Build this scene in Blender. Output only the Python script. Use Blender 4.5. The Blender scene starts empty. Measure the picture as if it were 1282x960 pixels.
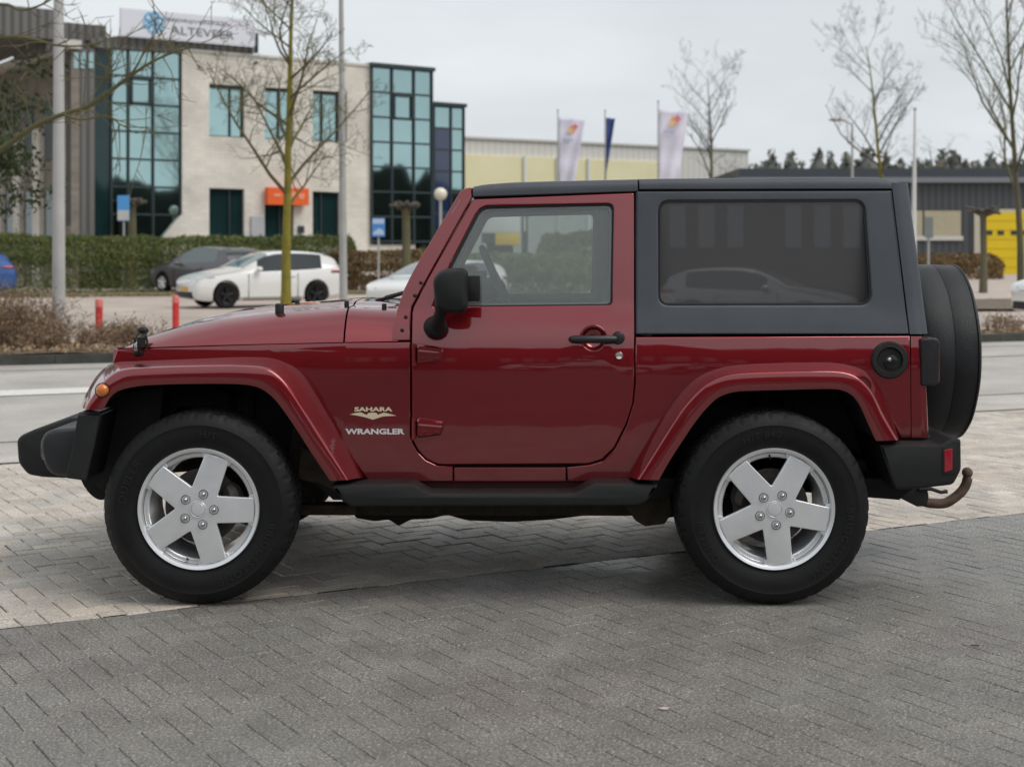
import bpy, bmesh, math, random
from mathutils import Vector, Matrix, noise as mnoise
R = math.radians
SC = bpy.context.scene
COL = SC.collection
rnd = random.Random(7)

# ------------------------------------------------------------------ camera
FPX = 1788.0; CX = 641.0; HY = 314.0; CH = 1.488      # focal length in photo pixels, principal column, horizon row, eye height
cam_d = bpy.data.cameras.new('camera'); cam = bpy.data.objects.new('camera', cam_d); COL.objects.link(cam)
cam.location = (0, 0, CH); cam.rotation_euler = (R(90), 0, 0)
cam_d.sensor_width = 36; cam_d.lens = FPX/1282*36; cam_d.shift_y = -(480-HY)/1282
cam_d.clip_start = .1; cam_d.clip_end = 3000
cam_d.dof.use_dof = True; cam_d.dof.focus_distance = 6.1; cam_d.dof.aperture_fstop = 3.3
SC.camera = cam

# ------------------------------------------------------------------ world, sun, exposure
SUN_EL, SUN_AZ = 55, 120     # high and veiled by cloud, from the right and slightly behind the photographer
w = bpy.data.worlds.new('World'); SC.world = w; w.use_nodes = True
nt = w.node_tree; nt.nodes.clear()
def N(t, **k):
    n = nt.nodes.new(t)
    for a, b in k.items(): setattr(n, a, b)
    return n
out = N('ShaderNodeOutputWorld'); bg = N('ShaderNodeBackground'); bg.inputs[1].default_value = .1
sky = N('ShaderNodeTexSky', sky_type='NISHITA'); sky.sun_disc = False
sky.sun_elevation = R(SUN_EL); sky.sun_rotation = R(SUN_AZ); sky.dust_density = 4; sky.air_density = 1.2
tc = N('ShaderNodeTexCoord'); mp = N('ShaderNodeMapping'); mp.inputs['Scale'].default_value = (1, 1, 3.2)
nz = N('ShaderNodeTexNoise'); nz.inputs['Scale'].default_value = 1.7; nz.inputs['Detail'].default_value = 5; nz.inputs['Roughness'].default_value = .5
rp = N('ShaderNodeValToRGB')
rp.color_ramp.elements[0].position = .30; rp.color_ramp.elements[0].color = (.47, .51, .55, 1)
rp.color_ramp.elements[1].position = .72; rp.color_ramp.elements[1].color = (.82, .86, .88, 1)
sc = N('ShaderNodeVectorMath', operation='SCALE'); sc.inputs['Scale'].default_value = 8.6
mx = N('ShaderNodeMixRGB'); mx.inputs[0].default_value = .93
nt.links.new(tc.outputs['Generated'], mp.inputs[0]); nt.links.new(mp.outputs[0], nz.inputs[0])
nt.links.new(nz.outputs[0], rp.inputs[0])
sz = N('ShaderNodeSeparateXYZ'); hm_ = N('ShaderNodeMapRange'); hm_.inputs['From Min'].default_value = 0; hm_.inputs['From Max'].default_value = .16
hm_.inputs['To Min'].default_value = 1.16; hm_.inputs['To Max'].default_value = .98
hv = N('ShaderNodeVectorMath', operation='SCALE')
nt.links.new(tc.outputs['Generated'], sz.inputs[0]); nt.links.new(sz.outputs[2], hm_.inputs[0]); nt.links.new(rp.outputs[0], hv.inputs[0]); nt.links.new(hm_.outputs[0], hv.inputs['Scale']); nt.links.new(hv.outputs[0], sc.inputs[0])
nt.links.new(sky.outputs[0], mx.inputs[1]); nt.links.new(sc.outputs[0], mx.inputs[2])
nt.links.new(mx.outputs[0], bg.inputs[0]); nt.links.new(bg.outputs[0], out.inputs[0])
sd = bpy.data.lights.new('sun', 'SUN'); sd.energy = 1.5; sd.angle = R(38); sd.color = (1, .97, .93)
so = bpy.data.objects.new('sun', sd); COL.objects.link(so)
az = R(SUN_AZ); el = R(SUN_EL)
sdir = Vector((math.sin(az)*math.cos(el), math.cos(az)*math.cos(el), math.sin(el)))
so.rotation_euler = sdir.to_track_quat('Z', 'Y').to_euler(); so.location = (0, 0, 30)
vs = SC.view_settings; vs.view_transform = 'Standard'; vs.look = 'None'; vs.exposure = .28; vs.gamma = 1; vs.use_curve_mapping = False
SC.render.engine = 'CYCLES'; SC.cycles.use_denoising = True
SC.cycles.max_bounces = 8; SC.cycles.transparent_max_bounces = 16; SC.cycles.sample_clamp_indirect = 6
SC.cycles.caustics_reflective = False; SC.cycles.caustics_refractive = False

# ------------------------------------------------------------------ materials
def mat(name, col, rough=.5, metal=0., var=0., vs_=6., bump=0., bs=80., coat=0., col2=None, spec=.5, fine=0., fs=300., emis=None, attr=False, rvar=0.):
    m = bpy.data.materials.new(name); m.use_nodes = True
    t = m.node_tree; b = t.nodes['Principled BSDF']; L = t.links
    b.inputs['Roughness'].default_value = rough; b.inputs['Metallic'].default_value = metal
    b.inputs['Coat Weight'].default_value = coat; b.inputs['Coat Roughness'].default_value = .04
    b.inputs['Specular IOR Level'].default_value = spec
    c = t.nodes.new('ShaderNodeTexCoord')
    base = (*col, 1)
    b.inputs['Base Color'].default_value = base
    last = None
    if var or col2:
        n = t.nodes.new('ShaderNodeTexNoise'); n.inputs['Scale'].default_value = vs_; n.inputs['Detail'].default_value = 6; n.inputs['Roughness'].default_value = .62
        L.new(c.outputs['Object'], n.inputs[0])
        r = t.nodes.new('ShaderNodeValToRGB'); r.color_ramp.elements[0].position = .32; r.color_ramp.elements[1].position = .68
        if col2: a_, b_ = col, col2
        else: a_ = [x*(1-var) for x in col]; b_ = [min(1, x*(1+var)) for x in col]
        r.color_ramp.elements[0].color = (*a_, 1); r.color_ramp.elements[1].color = (*b_, 1)
        L.new(n.outputs[0], r.inputs[0]); last = r.outputs[0]
        if rvar:
            mr = t.nodes.new('ShaderNodeMapRange'); mr.inputs['From Min'].default_value = .35; mr.inputs['From Max'].default_value = .65
            mr.inputs['To Min'].default_value = max(.02, rough-rvar); mr.inputs['To Max'].default_value = min(1, rough+rvar)
            L.new(n.outputs[0], mr.inputs[0]); L.new(mr.outputs[0], b.inputs['Roughness'])
    def mul(x, fac_out, lo, hi):
        mr = t.nodes.new('ShaderNodeMapRange'); mr.inputs['From Min'].default_value = .3; mr.inputs['From Max'].default_value = .7
        mr.inputs['To Min'].default_value = lo; mr.inputs['To Max'].default_value = hi; L.new(fac_out, mr.inputs[0])
        v = t.nodes.new('ShaderNodeVectorMath'); v.operation = 'SCALE'
        if x is None: v.inputs[0].default_value = col
        else: L.new(x, v.inputs[0])
        L.new(mr.outputs[0], v.inputs['Scale']); return v.outputs[0]
    if fine:
        n2 = t.nodes.new('ShaderNodeTexNoise'); n2.inputs['Scale'].default_value = fs; n2.inputs['Detail'].default_value = 3
        L.new(c.outputs['Object'], n2.inputs[0]); last = mul(last, n2.outputs[0], 1-fine, 1+fine)
    if attr:
        a = t.nodes.new('ShaderNodeAttribute'); a.attribute_name = 'tint'
        v = t.nodes.new('ShaderNodeVectorMath'); v.operation = 'MULTIPLY'
        if last is None: v.inputs[0].default_value = col
        else: L.new(last, v.inputs[0])
        L.new(a.outputs['Color'], v.inputs[1]); last = v.outputs[0]
    if last is not None: L.new(last, b.inputs['Base Color'])
    if bump:
        n3 = t.nodes.new('ShaderNodeTexNoise'); n3.inputs['Scale'].default_value = bs; n3.inputs['Detail'].default_value = 4
        L.new(c.outputs['Object'], n3.inputs[0])
        bp = t.nodes.new('ShaderNodeBump'); bp.inputs['Strength'].default_value = bump; bp.inputs['Distance'].default_value = .01
        L.new(n3.outputs[0], bp.inputs['Height']); L.new(bp.outputs[0], b.inputs['Normal'])
    if emis:
        b.inputs['Emission Color'].default_value = (*emis[:3], 1); b.inputs['Emission Strength'].default_value = emis[3]
    return m

def glass(name, tint, haze=0., hazecol=(.3, .3, .3), refl=1.0, rough=.0, ior=1.5):
    m = bpy.data.materials.new(name); m.use_nodes = True; t = m.node_tree; t.nodes.clear(); L = t.links
    o = t.nodes.new('ShaderNodeOutputMaterial'); tr = t.nodes.new('ShaderNodeBsdfTransparent'); tr.inputs[0].default_value = (*tint, 1)
    g = t.nodes.new('ShaderNodeBsdfGlossy'); g.inputs['Roughness'].default_value = rough; g.inputs[0].default_value = (refl, refl, refl, 1)
    f = t.nodes.new('ShaderNodeFresnel'); f.inputs[0].default_value = ior
    d = t.nodes.new('ShaderNodeBsdfDiffuse'); d.inputs[0].default_value = (*hazecol, 1)  # diffuse layer stands for dust and for reflected sky light
    m1 = t.nodes.new('ShaderNodeMixShader'); m1.inputs[0].default_value = haze
    m2 = t.nodes.new('ShaderNodeMixShader')
    L.new(tr.outputs[0], m1.inputs[1]); L.new(d.outputs[0], m1.inputs[2])
    L.new(f.outputs[0], m2.inputs[0]); L.new(m1.outputs[0], m2.inputs[1]); L.new(g.outputs[0], m2.inputs[2]); L.new(m2.outputs[0], o.inputs[0])
    return m

def paver(name, c1, c2, speck, dark, rough, rv, wet=()):
    """Concrete block: per-block tint (attribute), coarse aggregate grains, large stains."""
    m = bpy.data.materials.new(name); m.use_nodes = True; t = m.node_tree; b = t.nodes['Principled BSDF']; L = t.links
    c = t.nodes.new('ShaderNodeTexCoord')
    def noise(s, d=4, r=.6):
        n = t.nodes.new('ShaderNodeTexNoise'); n.inputs['Scale'].default_value = s; n.inputs['Detail'].default_value = d; n.inputs['Roughness'].default_value = r
        L.new(c.outputs['Object'], n.inputs[0]); return n.outputs[0]
    def ramp(x, p0, p1, a, b_):
        r = t.nodes.new('ShaderNodeValToRGB'); r.color_ramp.elements[0].position = p0; r.color_ramp.elements[1].position = p1
        r.color_ramp.elements[0].color = (*a, 1); r.color_ramp.elements[1].color = (*b_, 1); L.new(x, r.inputs[0]); return r.outputs[0]
    def mixc(f, a, b_, typ='MIX'):
        x = t.nodes.new('ShaderNodeMixRGB'); x.blend_type = typ
        if isinstance(f, float): x.inputs[0].default_value = f
        else: L.new(f, x.inputs[0])
        for k, q in ((1, a), (2, b_)):
            if isinstance(q, tuple): x.inputs[k].default_value = (*q, 1)
            else: L.new(q, x.inputs[k])
        return x.outputs[0]
    big = ramp(noise(.9, 6, .6), .35, .65, c1, c2)
    at = t.nodes.new('ShaderNodeAttribute'); at.attribute_name = 'tint'
    x = mixc(1., big, at.outputs['Color'], 'MULTIPLY')
    g = noise(108, 4, .8)
    x = mixc(ramp(g, .50, .64, (0, 0, 0), (.9, .9, .9)), x, speck)
    g2 = noise(92, 4, .85)
    x = mixc(ramp(g2, .50, .64, (0, 0, 0), (.8, .8, .8)), x, dark)
    st = noise(2.4, 7, .7)
    x = mixc(ramp(st, .42, .62, (.62, .60, .56), (1.08, 1.06, 1.05)), x, x) if False else mixc(.75, x, mixc(1., x, ramp(st, .38, .62, (.62, .62, .62), (1, 1, 1)), 'MULTIPLY'))
    L.new(x, b.inputs['Base Color'])
    rr = t.nodes.new('ShaderNodeMapRange'); rr.inputs['From Min'].default_value = .35; rr.inputs['From Max'].default_value = .65
    rr.inputs['To Min'].default_value = rough-rv; rr.inputs['To Max'].default_value = rough+rv
    L.new(noise(.7, 5, .6), rr.inputs[0]); ro = rr.outputs[0]
    for c0, rad in wet:                                # damp patches left by the rain
        ds = t.nodes.new('ShaderNodeVectorMath'); ds.operation = 'DISTANCE'; ds.inputs[1].default_value = c0; L.new(c.outputs['Object'], ds.inputs[0])
        ad = t.nodes.new('ShaderNodeMath'); ad.operation = 'MULTIPLY_ADD'; ad.inputs[1].default_value = 1.6; L.new(noise(1.8, 5, .65), ad.inputs[0]); L.new(ds.outputs['Value'], ad.inputs[2])
        m_ = t.nodes.new('ShaderNodeMapRange'); m_.inputs['From Min'].default_value = .8+rad*.45; m_.inputs['From Max'].default_value = .8+rad; m_.inputs['To Min'].default_value = .45; m_.inputs['To Max'].default_value = 1; L.new(ad.outputs[0], m_.inputs[0])
        k_ = t.nodes.new('ShaderNodeMath'); k_.operation = 'MULTIPLY'; L.new(ro, k_.inputs[0]); L.new(m_.outputs[0], k_.inputs[1]); ro = k_.outputs[0]
    L.new(ro, b.inputs['Roughness'])
    bp = t.nodes.new('ShaderNodeBump'); bp.inputs['Strength'].default_value = .55; bp.inputs['Distance'].default_value = .004
    L.new(noise(170, 3, .7), bp.inputs['Height']); L.new(bp.outputs[0], b.inputs['Normal'])
    return m

M = {}
def paint_mat():
    m = mat('red_paint', (.275, .0068, .0138), rough=.34, metal=.85, coat=1., bump=.02, bs=900, spec=.5)
    t = m.node_tree; b = t.nodes['Principled BSDF']; L = t.links
    c = t.nodes.new('ShaderNodeTexCoord')
    n = t.nodes.new('ShaderNodeTexNoise'); n.inputs['Scale'].default_value = 3.0; n.inputs['Detail'].default_value = 2
    L.new(c.outputs['Object'], n.inputs[0])
    bp = t.nodes.new('ShaderNodeBump'); bp.inputs['Strength'].default_value = .12; bp.inputs['Distance'].default_value = .012
    L.new(n.outputs[0], bp.inputs['Height']); L.new(bp.outputs[0], b.inputs['Coat Normal'])
    b.inputs['Coat Roughness'].default_value = .03; b.inputs['Coat IOR'].default_value = 1.85
    return m
M['paint'] = paint_mat()
M['top'] = mat('hardtop_black', (.060, .067, .080), rough=.45, bump=.25, bs=700, fine=.12, fs=500, var=.12, vs_=3)
M['plastic'] = mat('black_plastic', (.009, .0098, .0105), rough=.42, spec=.35, bump=.5, bs=600, var=.25, vs_=8, rvar=.08)
M['black'] = mat('underbody_black', (.008, .008, .008), rough=.8, var=.4, vs_=12)
M['brown'] = mat('underbody_dirt', (.045, .032, .022), rough=.85, var=.45, vs_=14, bump=.4)
M['rubber'] = mat('tyre_rubber', (.0070, .0070, .0075), rough=.55, spec=.28, var=.3, vs_=5, bump=.25, bs=350, rvar=.12)
M['letters'] = mat('tyre_letters', (.0125, .0125, .0132), rough=.42)
M['seal'] = mat('rubber_seal', (.010, .010, .010), rough=.6)
M['alloy'] = mat('alloy_rim', (.86, .87, .89), rough=.30, metal=.55, var=.05, vs_=9, coat=.4)
M['alloy_dark'] = mat('alloy_recess', (.72, .73, .74), rough=.38, metal=.5)
M['chrome'] = mat('wheel_nut', (.45, .45, .46), rough=.18, metal=1.)
M['disc'] = mat('brake_iron', (.09, .08, .075), rough=.55, metal=.5, var=.4, vs_=20)
M['white_metal'] = mat('bright_lock', (.75, .74, .72), rough=.2, metal=.9)
M['amber'] = mat('amber_lens', (.62, .17, .03), rough=.12, coat=1.)
M['redlens'] = mat('red_lens', (.35, .008, .02), rough=.12, coat=1.)
M['rust'] = mat('rusty_steel', (.13, .085, .06), rough=.75, metal=.2, var=.35, vs_=30, bump=.4, bs=200)
M['cream_badge'] = mat('cream_badge', (.80, .68, .48), rough=.35)
M['white_badge'] = mat('white_badge', (.80, .76, .76), rough=.35)
M['interior'] = mat('interior_grey', (.045, .047, .05), rough=.75, var=.15)
M['trim'] = mat('interior_trim', (.34, .35, .36), rough=.7, var=.1)
M['seatcloth'] = mat('seat_cloth', (.06, .06, .062), rough=.9, bump=.3)
M['cover'] = mat('vinyl_cover', (.016, .017, .019), rough=.42, spec=.4, bump=.35, bs=300, var=.2, vs_=4)
M['glass'] = glass('clear_glass', (.93, .955, .945), haze=.095, hazecol=(.93, .99, .97))  # pale diffuse layer paints in the haze of reflected sky
M['tint'] = glass('privacy_glass', (.10, .10, .105), haze=.34, hazecol=(.30, .30, .31), refl=1., ior=2.0)  # grey diffuse layer: dust plus reflected light put into the colour

# ------------------------------------------------------------------ geometry helpers
def P(px, py, y):                       # photo pixel at a given distance -> x, z
    return ((px-CX)/FPX*y, CH-(py-HY)/FPX*y)

def thing(name, loc, label=None, cat=None, group=None):
    o = bpy.data.objects.new(name, None); o.empty_display_size = .2; COL.objects.link(o); o.location = loc
    tag(o, label, cat, group); return o
def tag(o, label=None, cat=None, group=None, kind=None):
    if label: o['label'] = label
    if cat: o['category'] = cat
    if group: o['group'] = group
    if kind: o['kind'] = kind
    return o
def origin_of(o):
    v = Vector(o.location); p = o.parent
    while p is not None: v = v+Vector(p.location); p = p.parent
    return v
def link(name, me, m, parent=None, ang=35):
    if m: me.materials.append(m)
    o = bpy.data.objects.new(name, me); COL.objects.link(o)
    if ang is not None:
        for p in me.polygons: p.use_smooth = True
        me.set_sharp_from_angle(angle=R(ang))
    if parent is not None:
        o.parent = parent; r = parent
        while r.parent is not None: r = r.parent
        if parent is r: o.matrix_parent_inverse = r.matrix_basis.inverted()
        # a sub-part sits in its part's space, which is already world aligned
    return o
def mesh(name, vs_, fs, m, parent=None, ang=35, xf=None):
    me = bpy.data.meshes.new(name); me.from_pydata([tuple(v) for v in vs_], [], fs)
    if xf is not None: me.transform(xf)
    me.validate(); me.update()
    return link(name, me, m, parent, ang)

class MB:
    """collects shapes for one mesh"""
    def __init__(s): s.v = []; s.f = []
    def add(s, vs_, fs):
        o = len(s.v); s.v += [tuple(v) for v in vs_]; s.f += [tuple(i+o for i in f) for f in fs]; return s
    def box(s, x0, x1, y0, y1, z0, z1):
        v = [(x, y, z) for x in (x0, x1) for y in (y0, y1) for z in (z0, z1)]
        return s.add(v, [(0, 1, 3, 2), (4, 6, 7, 5), (0, 4, 5, 1), (2, 3, 7, 6), (0, 2, 6, 4), (1, 5, 7, 3)])
    def tube(s, pts, rad, n=8, cap=True):
        pts = [Vector(p) for p in pts]
        if not hasattr(rad, '__len__'): rad = [rad]*len(pts)
        rings = []; up = None
        for i, p in enumerate(pts):
            d = (pts[min(i+1, len(pts)-1)]-pts[max(i-1, 0)])
            if d.length < 1e-9: d = Vector((0, 0, 1))
            d.normalize()
            if up is None: up = d.orthogonal().normalized()
            up = up-d*up.dot(d)
            up = up.normalized() if up.length > 1e-6 else d.orthogonal().normalized()
            s2 = d.cross(up)
            rings.append([p+(up*math.cos(a)+s2*math.sin(a))*rad[i] for a in [2*math.pi*k/n for k in range(n)]])
        v = [q for r_ in rings for q in r_]; f = []
        for i in range(len(pts)-1):
            for k in range(n):
                f.append((i*n+k, i*n+(k+1) % n, (i+1)*n+(k+1) % n, (i+1)*n+k))
        if cap: f += [tuple(range(n-1, -1, -1)), tuple((len(pts)-1)*n+k for k in range(n))]
        return s.add(v, f)
    def lathe(s, prof, c, axis='Y', n=48, closed=False):
        """prof: list of (r, h); h runs along the axis from c"""
        v = []; f = []; c = Vector(c)
        for k in range(n):
            a = 2*math.pi*k/n
            for r_, h in prof:
                if axis == 'Y': v.append(c+Vector((r_*math.cos(a), h, r_*math.sin(a))))
                elif axis == 'X': v.append(c+Vector((h, r_*math.cos(a), r_*math.sin(a))))
                else: v.append(c+Vector((r_*math.cos(a), r_*math.sin(a), h)))
        m_ = len(prof)
        for k in range(n):
            for i in range(m_-(0 if closed else 1)):
                j = (i+1) % m_; k2 = (k+1) % n
                f.append((k*m_+i, k2*m_+i, k2*m_+j, k*m_+j))
        return s.add(v, f)
    def ball(s, c, rx, ry=None, rz=None, nu=14, nv=8):
        ry = ry or rx; rz = rz or rx; c = Vector(c); v = []; f = []
        for j in range(nv+1):
            th = math.pi*j/nv
            for i in range(nu):
                ph = 2*math.pi*i/nu
                v.append(c+Vector((rx*math.sin(th)*math.cos(ph), ry*math.sin(th)*math.sin(ph), rz*math.cos(th))))
        for j in range(nv):
            for i in range(nu): f.append((j*nu+i, (j+1)*nu+i, (j+1)*nu+(i+1) % nu, j*nu+(i+1) % nu))
        return s.add(v, f)
    def build(s, name, m, parent=None, ang=35, xf=None, bev=0, fix=True):
        me = bpy.data.meshes.new(name); me.from_pydata(s.v, [], s.f)
        if xf is not None: me.transform(xf)
        bm = bmesh.new(); bm.from_mesh(me)
        bmesh.ops.remove_doubles(bm, verts=bm.verts, dist=1e-5)
        if fix: bmesh.ops.recalc_face_normals(bm, faces=bm.faces)
        if bev: bmesh.ops.bevel(bm, geom=[e for e in bm.edges if e.is_manifold and e.calc_face_angle(0) > .5], offset=bev, segments=2, affect='EDGES', profile=.5)
        bm.to_mesh(me); bm.free()
        return link(name, me, m, parent, ang)

def fillet(poly, seg=6):
    """poly of (x, y[, r]); returns points with rounded corners"""
    n = len(poly); outp = []
    for i in range(n):
        p = poly[i]; r_ = p[2] if len(p) > 2 else 0
        c = Vector(p[:2])
        if r_ <= 0: outp.append((c.x, c.y)); continue
        a = Vector(poly[i-1][:2])-c; b = Vector(poly[(i+1) % n][:2])-c
        ra = min(r_, a.length*.49); rb = min(r_, b.length*.49)
        p0 = c+a.normalized()*ra; p1 = c+b.normalized()*rb
        for k in range(seg+1):
            t = k/seg; q = p0*(1-t)**2+c*(2*t*(1-t))+p1*t*t; outp.append((q.x, q.y))
    return outp
def smoothline(pts, sub=6, closed=False):
    """Catmull-Rom through tuples of any dimension"""
    n = len(pts); o = []; D = len(pts[0])
    last = n if closed else n-1
    for i in range(last):
        g = lambda k: pts[k % n] if closed else pts[max(0, min(n-1, k))]
        p0, p1, p2, p3 = g(i-1), g(i), g(i+1), g(i+2)
        for s_ in range(sub):
            t = s_/sub
            o.append(tuple(.5*((2*p1[d])+(-p0[d]+p2[d])*t+(2*p0[d]-5*p1[d]+4*p2[d]-p3[d])*t*t+(-p0[d]+3*p1[d]-3*p2[d]+p3[d])*t**3) for d in range(D)))
    if not closed: o.append(tuple(pts[-1]))
    return o

YC = 6.9135                                  # centre plane of the car
def prof(z):
    t = z-.95
    if t <= 0: return .03*t*t
    if z < 1.235: return .45*t*t
    return .45*.285**2+(z-1.235)*.125
def bodyY(x, z):
    return 6.14+max(0, -.72-x)*.133+prof(z)
def B(px, py, off=0.):                        # photo pixel on the car's side surface -> x, z
    y = 6.14
    for _ in range(6):
        x, z = P(px, py, y+off); y = bodyY(x, z)
    return (x, z)

def plate_mesh(loops, thick, bev=.004, res=2):
    cu = bpy.data.curves.new('tmp', 'CURVE'); cu.dimensions = '2D'; cu.fill_mode = 'BOTH'
    for lp in loops:
        sp = cu.splines.new('POLY'); sp.points.add(len(lp)-1)
        for q, (x, z) in zip(sp.points, lp): q.co = (x, z, 0, 1)
        sp.use_cyclic_u = True
    cu.extrude = max(1e-4, thick/2-bev); cu.bevel_depth = bev; cu.bevel_resolution = res; cu.offset = -bev
    o = bpy.data.objects.new('tmp', cu); COL.objects.link(o)
    dg = bpy.context.evaluated_depsgraph_get(); dg.update()
    me = bpy.data.meshes.new_from_object(o.evaluated_get(dg), depsgraph=dg)
    bpy.data.objects.remove(o); bpy.data.curves.remove(cu)
    me.materials.clear()
    me.transform(Matrix(((1, 0, 0, 0), (0, 0, -1, thick/2), (0, 1, 0, 0), (0, 0, 0, 1))))   # front face ends up at y = 0
    return me
def body_plate(name, loops, thick, m, parent, bev=.005, off=0., cz=14, cx=0, mirror=True, sub_of=None):
    """loops in photo pixels on the side surface; both sides of the car"""
    L2 = [[B(px, py, off) for px, py in fillet(lp)] for lp in loops]
    me = plate_mesh(L2, thick, bev)
    bm = bmesh.new(); bm.from_mesh(me)
    bmesh.ops.remove_doubles(bm, verts=bm.verts, dist=2e-5)
    zs = [v.co.z for v in bm.verts]; xs = [v.co.x for v in bm.verts]
    z0, z1, x0, x1 = min(zs), max(zs), min(xs), max(xs)
    cuts = [(Vector((0, 0, z0+(z1-z0)*k/(cz+1))), Vector((0, 0, 1))) for k in range(1, cz+1)]
    if x0 < -.75: cuts += [(Vector((-.72, 0, 0)), Vector((1, 0, 0)))]
    for co, no in cuts:
        bmesh.ops.bisect_plane(bm, geom=bm.verts[:]+bm.edges[:]+bm.faces[:], plane_co=co, plane_no=no, dist=1e-5)
    for v in bm.verts: v.co.y += bodyY(v.co.x, v.co.z)+off
    bmesh.ops.recalc_face_normals(bm, faces=bm.faces)
    bm.to_mesh(me); bm.free()
    res = [link(name, me, m, parent, 30)]
    if 'window_glass' in name:
        for p_ in me.polygons: p_.use_smooth = False
    else:
        wn = res[0].modifiers.new('normals', 'WEIGHTED_NORMAL'); wn.keep_sharp = True; wn.weight = 100
    if mirror: res.append(mirrored(res[0], name, parent if sub_of is None else sub_of))
    return res
def mirrored(o, name, parent):
    me = o.data.copy()
    me.transform(Matrix(((1, 0, 0, 0), (0, -1, 0, 2*YC), (0, 0, 1, 0), (0, 0, 0, 1)))); me.flip_normals()
    c = bpy.data.objects.new(name, me); COL.objects.link(c)
    if any(q.type == 'WEIGHTED_NORMAL' for q in o.modifiers): wn = c.modifiers.new('normals', 'WEIGHTED_NORMAL'); wn.keep_sharp = True; wn.weight = 100
    if parent is not None:
        c.parent = parent
        if parent.parent is None: c.matrix_parent_inverse = parent.matrix_basis.inverted()
    return c
def prism(name, poly, y0, y1, m, parent=None, bev=.006, depth=None, both=False, holes=(), px=True):
    """outline in photo pixels read at distance depth (default y0), solid from y0 to y1"""
    dd = y0 if depth is None else depth
    cv = (lambda lp: [P(a, b, dd) for a, b in fillet(lp)]) if px else fillet
    me = plate_mesh([cv(poly)]+[cv(h) for h in holes], y1-y0, bev)
    me.transform(Matrix.Translation((0, y0, 0)))
    bm = bmesh.new(); bm.from_mesh(me); bmesh.ops.remove_doubles(bm, verts=bm.verts, dist=2e-5)
    bmesh.ops.recalc_face_normals(bm, faces=bm.faces); bm.to_mesh(me); bm.free()
    o = link(name, me, m, parent, 30)
    if both: return [o, mirrored(o, name, parent)]
    return o
def grid(rows, name, m, parent=None, ang=40, flip=False, close=False):
    n = len(rows[0]); v = [p for r_ in rows for p in r_]; f = []
    for i in range(len(rows)-1):
        for j in range(n-1):
            q = (i*n+j, i*n+j+1, (i+1)*n+j+1, (i+1)*n+j); f.append(q[::-1] if flip else q)
    return mesh(name, v, f, m, parent, ang)
def text_me(s, h, ex=.002, sx=1., off=0., sp=1.):
    cu = bpy.data.curves.new('t', 'FONT'); cu.body = s; cu.size = 1; cu.extrude = ex; cu.offset = off; cu.align_x = 'CENTER'; cu.space_character = sp; cu.resolution_u = 3
    o = bpy.data.objects.new('t', cu); COL.objects.link(o)
    dg = bpy.context.evaluated_depsgraph_get(); dg.update()
    me = bpy.data.meshes.new_from_object(o.evaluated_get(dg), depsgraph=dg)
    bpy.data.objects.remove(o); bpy.data.curves.remove(cu); me.materials.clear()
    ys = [v.co.y for v in me.vertices]; k = h/(max(ys)-min(ys)); y0 = min(ys)
    for v in me.vertices: v.co = Vector((v.co.x*k*sx, (v.co.y-y0)*k, v.co.z))
    return me

# ================================================================== THE GROUND
def gpoly(name, pts, z, m, kind='structure', div=None):
    o = mesh(name, [(x, y, z) for x, y in pts], [tuple(range(len(pts)))], m, None, None); tag(o, kind=kind); return o
def line(p, s): return lambda x: p[1]+s*(x-p[0])
L_dark = line((-2.015, 5.62), .506)
L_edge = line((-3.57, 9.96), .41)
L_seam = line((-3.96, 11.04), .41)
L_white = line((-5.33, 14.55), .43)
L_kerb = line((-6.64, 18.54), .33)
M['asphalt'] = mat('asphalt', (.44, .41, .375), rough=.72, var=.16, vs_=.9, fine=.35, fs=120, bump=.4, bs=200, rvar=.12)
M['asphalt_far'] = mat('worn_paving', (.46, .385, .33), rough=.8, var=.16, vs_=.8, fine=.15, fs=20)
M['field'] = mat('rough_grass', (.09, .09, .05), rough=.95, col2=(.16, .145, .09), vs_=.5, bump=.5, bs=20)
M['soil'] = mat('leafy_soil', (.09, .065, .045), rough=.95, col2=(.22, .16, .10), vs_=9, bump=1., bs=30)
M['sand'] = mat('joint_sand', (.045, .038, .032), rough=.95, var=.3, vs_=60)
M['kerb'] = mat('mossy_kerb', (.05, .052, .044), rough=.85, var=.35, vs_=4, bump=.4)
M['linepaint'] = mat('road_paint', (.72, .70, .66), rough=.6, var=.12, vs_=14, fine=.2, fs=60)
M['pav_light'] = paver('light_blocks', (.58, .50, .425), (.68, .60, .515), (.86, .81, .74), (.14, .11, .09), .62, .14)
M['pav_dark'] = paver('dark_blocks', (.178, .157, .145), (.200, .195, .168), (.66, .62, .57), (.030, .027, .025), .52, .12, wet=[((2.75, 7.4, 0), 1.7), ((1.0, 6.9, 0), .8)])
M['crack'] = mat('road_seam', (.06, .055, .05), rough=.9)
XL, XR = -14., 18.
gpoly('ground', [(-600, -300), (600, -300), (600, 1200), (-600, 1200)], -.03, M['field'])
gpoly('joint_sand_bed', [(XL, -8), (XR, -8), (XR, L_edge(XR)), (XL, L_edge(XL))], -.006, M['sand'])
gpoly('road', [(-60, L_edge(-60)), (80, L_edge(80)), (80, L_kerb(80)+.01), (-60, L_kerb(-60)+.01)], -.002, M['asphalt'])
gpoly('road_gutter', [(-60, L_edge(-60)), (80, L_edge(80)), (80, L_seam(80)), (-60, L_seam(-60))], .002, mat('gutter_concrete', (.46, .42, .38), rough=.75, var=.15, vs_=1.5, fine=.25, fs=90))
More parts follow.
